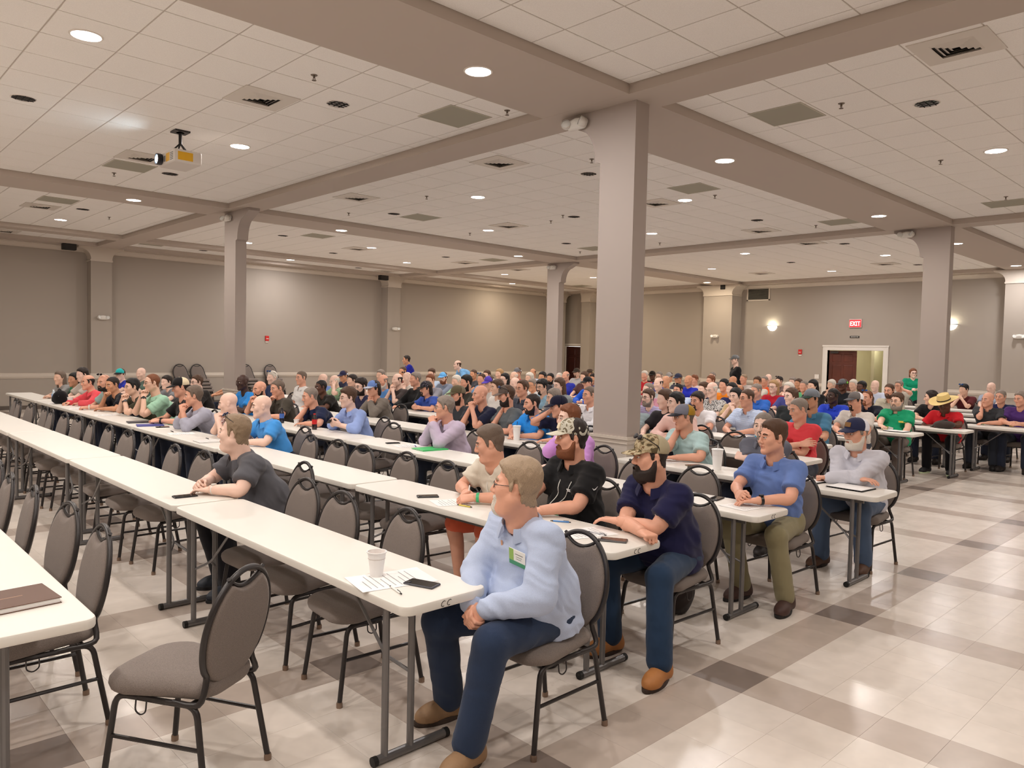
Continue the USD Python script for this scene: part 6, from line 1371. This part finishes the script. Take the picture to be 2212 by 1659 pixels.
def open_notebook(loc, rz, label):
    t = folder(loc, rz, label, (24, 24, 26), .30, .24, .010, False); obj('page', cat([rbox(-.143, .143, -.112, .112, .009, .0125, .001)]), paper_m, t)
# row one, aisle end
cup((1.95, 2.92), 'white foam cup on the handout at the near table end', .115, .028, .045)
sheet((1.97, 2.83), 78, 'printed handout under the foam cup at the near table end', .24, .36)
phone((2.03, 2.68), 20, 'black rugged phone on the near handout', (70, 70, 78))
pen((1.89, 2.68), 78, 'white pen with dark tip beside the near handout', (240, 240, 236), (40, 42, 44))
t = folder((.62, 3.52), 4, 'brown leather portfolio on the front left table', (96, 66, 50), .31, .25, .024); obj('stamp', bx(-.06, .05, -.004, .004, .0238, .0244), mat('gold_stamp', (150, 112, 84), .4), t)
phone((1.96, 5.28), 86, 'black phone by the clasped hands on the first row')
# row two
phone((3.28, 4.28), 60, 'dark phone beside the person in orange shorts', (40, 40, 44)); sheet((3.30, 4.02), 70, 'white paper under the hand of the person in orange shorts'); pen((3.27, 3.86), 100, 'yellow and grey pen near the bent white paper', (220, 200, 90), (60, 60, 64))
sheet((3.36, 2.86), 74, 'white handout before the crossed arms on the second row', .22, .30); pen((3.38, 2.80), 95, 'slim silver pen lying on the handout by the crossed arms', (190, 190, 194), (60, 60, 64)); phone((3.33, 2.64), 30, 'grey phone at the second row table end', (86, 84, 84), (60, 40, 30))
pen((3.44, 3.14), 120, 'blue pen behind the near blue-shirted seat', (90, 150, 220), (30, 60, 130))
cup((3.36, 14.05), 'white foam cup on the far left part of the second row', .13, .032, .046)
bottle((3.33, 15.0), 'clear water bottle near the far left table end', (190, 204, 214), (150, 180, 220), (240, 240, 240))
sheet((3.28, 14.5), 80, 'white paper near the far left table end'); sheet((3.30, 13.25), 76, 'paper with red marks by the pale grey-green shirt'); sheet((3.30, 11.9), 84, 'white paper before the hands of the dark olive shirt')
folder((3.36, 10.62), 80, 'dark binder left of the mint polo', (46, 46, 54)); folder((3.33, 10.15), 76, 'blue notebook on the second row', (58, 66, 150)); phone((3.38, 9.85), 80, 'dark phone right of the blue notebook')
sheet((3.32, 9.05), 80, 'white paper before the grey dress shirt'); pen((3.30, 9.3), 84, 'black pen before the grey dress shirt', (40, 40, 44)); folder((3.30, 8.15), 86, 'white pad before the floral shirt', (226, 224, 220)); pen((3.36, 8.4), 82, 'dark pen near the white pad', (50, 50, 54))
# row three
folder((4.86, 6.32), 84, 'bright green folder by the lavender shirt', (70, 196, 110), .24, .31); sheet((4.84, 6.68), 80, 'white paper left of the green folder'); phone((4.83, 6.95), 70, 'dark phone left of the lavender shirt'); pen((4.88, 6.6), 60, 'blue pen on the paper by the green folder', (70, 80, 170), (40, 40, 90))
bottle((4.82, 8.66), 'cola bottle with red label before the light blue dress shirt', (38, 14, 12), (206, 34, 34), (200, 30, 30)); bottle((4.86, 9.62), 'dark bottle with blue drop label before the brown-grey polo', (26, 26, 44), (70, 110, 190), (30, 30, 34)); cup((4.83, 9.15), 'small white cup before the navy polo', .09, .026, .038)
phone((4.90, 2.95), 100, 'dark phone by the blue work shirt'); sheet((4.86, 2.68), 82, 'white paper under the hands of the blue work shirt', .22, .34)
# rows four to seven
cup((6.18, 3.72), 'tall white foam cup with straw before the grey polo', .19, .037, .054, 1); phone((6.2, 3.98), 60, 'tan-cased phone left of the tall foam cup', (120, 104, 80)); sheet((6.22, 4.3), 80, 'lime edged paper under the hand of the aqua tee')
cup((6.22, 6.42), 'tall white foam cup with black straw before the azure polo', .17, .035, .05, 2)
open_notebook((6.22, 2.52), 86, 'open black notebook at the fourth row table end'); open_notebook((6.24, 2.92), 84, 'second black notebook with pale pages beside the wristwatch')
bottle((7.64, 6.66), 'steel tumbler with black lid before the white dress shirt', (170, 170, 172), None, (24, 24, 26), .25, .036, True); bottle((7.62, 4.12), 'bottle of turquoise drink left of the red tee', (60, 170, 206), (226, 236, 240), (240, 240, 240))
open_notebook((9.03, 5.1), 84, 'open notebook before the light blue checked shirt'); open_notebook((10.4, 4.35), 86, 'black notebook with keys before the stone work shirt'); open_notebook((11.72, 4.12), 84, 'white topped notebook before the green polo'); sheet((12.98, 4.75), 80, 'white paper far right behind the green polo')
def zip_bag(loc, rz, label, rgb, sx, sy, sz, z=0):
    t = thing('bag', label, 'bag', (loc[0], loc[1], z), rz)
    g = Field((-sx, -sy, -.02), (sx, sy, sz*1.2), .014); g.ell((0, 0, sz*.48), (sx*.80, sy*.84, sz*.52), .03); g.ell((0, sy*.4, sz*.32), (sx*.7, sy*.45, sz*.32), .03); x, y, zz = g.grid(); g.F = np.maximum(g.F, -zz)
    obj('body', wrinkle(g.mesh(), .012, 5, (10, 10, 10)), cloth(rgb), t, True); obj('strap', tube(smooth_path([(-sx*.3, 0, sz*.9), (-.02, 0, sz*1.12), (sx*.3, 0, sz*.9)], 5), .009, 6), mat('strap_black', (22, 22, 24), .6), t); obj('zip', tube(smooth_path([(-sx*.6, -sy*.55, sz*.6), (0, -sy*.72, sz*.72), (sx*.6, -sy*.55, sz*.6)], 5), .004, 5), mat('zip_metal', (120, 118, 116), .4, metal=.6), t)
zip_bag((13.02, 3.88), 70, 'dark brown zip bag lying before the red polo', (62, 52, 48), .20, .14, .12, TZ)
zip_bag((3.30, 14.42), 20, 'black bag on the second row near the far left end', (20, 18, 22), .14, .14, .22, TZ)
zip_bag((3.12, 2.92), 40, 'dark backpack on the floor behind the near light blue shirt', (40, 36, 36), .17, .13, .42); zip_bag((4.45, 2.95), 30, 'dark backpack on the floor behind the chair of the navy polo', (44, 36, 34), .17, .13, .40)

# ---------------------------------------------------------------- marks on clothes, things held
def mark(i, y0, f_, boxes, rgb):
    p = X[i]; P0, n = p['on_chest'](y0, f_); R = frame_of(n, (0, 0, 1.0))
    obj('chest_print', moved(cat([bx(.004, .0065, a, b, c, d_) for a, b, c, d_ in boxes]), R, P0), mat('print_%02x%02x%02x' % rgb, rgb, .6), p['sh'])
LINE = [(-.035, .035, .004, .010), (-.030, .035, -.006, .0)]
def letters(s, h, w):
    """lettering in the chest plane: y to the wearer's left, reading for a viewer in front"""
    tx = meshkit.text_mesh(s, h, .002, True); v = tx.vertices.copy(); W_ = v[:, 0].max()
    tx.vertices = np.c_[.005+v[:, 2], (v[:, 0]/W_-.5)*w, v[:, 1]-h/2]; tx.fix_normals(); return tx
mark('M4', .10, .56, LINE, (225, 225, 225)); mark('M5', .10, .52, [(-.03, .03, -.004, .004), (-.03, .025, -.016, -.010), (-.018, -.008, .008, .03), (-.004, .02, .006, .016)], (214, 214, 220))
mark('R28', .10, .50, [(-.045, .045, -.009, .009)], (220, 226, 240)); mark('R45', .10, .52, [(-.04, .04, -.007, .007)], (220, 226, 240)); mark('R54', .10, .56, [(-.055, .055, -.014, .014)], (226, 206, 90)); mark('R41', 0, .5, LINE+[(-.06, .06, -.02, -.012)], (240, 190, 190))
mark('R63', 0, .42, [(-.10, .10, -.045, .02), (-.01, .015, .02, .06)], (206, 168, 70)); mark('M2', -.07, .66, [(-.006, .006, -.012, .012)], (210, 160, 130)); mark('F15', .09, .5, [(-.012, .012, -.008, .012)], (210, 230, 250)); mark('R50', .09, .46, [(-.03, .03, -.006, .006)], (200, 200, 206))
def swoosh(i):
    p = X[i]; E, W, _ = p['AW'][1]; S_ = p['S'][1]; u = unit(E-S_); c = S_+u*.14*p['k']; n = unit(np.cross(u, [1, 0, 0])); n = n if n[1] > 0 else -n; R = np.array([n, unit(np.cross([0, 0, 1], n)), np.cross(n, unit(np.cross([0, 0, 1], n)))]).T
    pts = [(-.026, .006), (-.016, -.010), (.0, -.008), (.030, .012), (.002, -.001), (-.012, -.002)]
    g_ = trimesh.creation.extrude_polygon(Polygon(pts), .003, engine='earcut'); v = g_.vertices; g_.vertices = np.c_[v[:, 2], v[:, 0], v[:, 1]]; g_.fix_normals()
    obj('sleeve_mark', moved(g_, R, c+n*.082), mat('print_white', (240, 240, 240), .5), p['sh'])
swoosh('M4')
def straw_hat(i):
    p = X[i]; R, c = p['RH'] @ Ry(-.1), p['hc']+p['RH'] @ np.array([-.012, 0, .052]); sm_ = fabric('straw_weave', (232, 206, 140), 260, .8, .001, con=.12)
    A_ = np.linspace(0, 2*math.pi, 40, endpoint=False); rg = []
    for r, z in ((.090, .0), (.15, -.004), (.205, .012), (.207, .016), (.15, .003), (.098, .006), (.094, .06), (.082, .105), (.06, .112), (.03, .100), (.002, .098)):
        rg.append(np.array([(r*1.10*math.cos(a), r*math.sin(a)*(1 if r > .1 else .92), z+(.016*math.cos(2*a+math.pi)+.0 if r > .18 else 0)) for a in A_]))
    h_ = obj('straw_hat', moved(loft(rg), R, c), sm_, p['t'], 50); obj('hat_band', moved(loft([np.array([(.099*1.1*math.cos(a), .0985*math.sin(a)*.94, z) for a in A_]) for z in (.008, .016, .026)]), R, c), mat('hat_band', (60, 48, 36), .6), h_, True)
straw_hat('R57')
def held(i, s, fn, off=(.085, 0, -.03)):
    p = X[i]; E, W, R = p['AW'][s]; rt_ = p['t']; m = UsdGeom.Xformable(rt_).GetLocalTransformation(); q = m.Transform(Gf.Vec3d(*map(float, W+R @ np.array(off)))); return np.array(q)
def held_phone(i, s, label, tilt=40):
    q = held(i, s, None); yaw_ = 180; t = UsdGeom.Xform.Define(stage, numbered('/World', 'phone')); t.AddTranslateOp().Set(Gf.Vec3d(*map(float, q))); t.AddRotateXYZOp().Set(Gf.Vec3f(0, tilt, 95)); tag(t.GetPrim(), label, 'phone')
    obj('body', rbox(-.038, .038, -.077, .077, -.005, .005, .004, 8), mat('phone_1e1e22', (30, 30, 34), .4), t.GetPrim(), 40); obj('screen', bx(-.034, .034, -.071, .071, .0048, .0056), mat('phone_screen', (14, 15, 20), .08), t.GetPrim())
held_phone('D4', -1, 'dark phone held by the person in the light blue dress shirt'); held_phone('B8', -1, 'phone held by the person in bright blue by the left column'); held_phone('R13', -1, 'phone held by the person in plaid by the middle column')
q = held('R57', -1, None, (.09, 0, .02)); t = sheet((q[0], q[1]), 80, 'white paper held up by the person in the straw hat', .2, .26, True, q[2]); UsdGeom.Xformable(t).AddRotateYOp().Set(40)
q = held('M3', -1, None, (.07, .03, 0)); t = UsdGeom.Xform.Define(stage, numbered('/World', 'pen')); t.AddTranslateOp().Set(Gf.Vec3d(*map(float, q))); t.AddRotateXYZOp().Set(Gf.Vec3f(0, -62, 40)); tag(t.GetPrim(), 'white pen in the hand of the person in the cream tee', 'pen')
obj('barrel', tube([(-.05, 0, 0), (.05, 0, 0)], .0048, 10), mat('pen_f0f0ee', (240, 240, 238), .3), t.GetPrim(), 40); obj('tip', tube([(.05, 0, 0), (.066, 0, 0)], [.0044, .001], 8), mat('pen_tip', (30, 30, 30), .4), t.GetPrim())
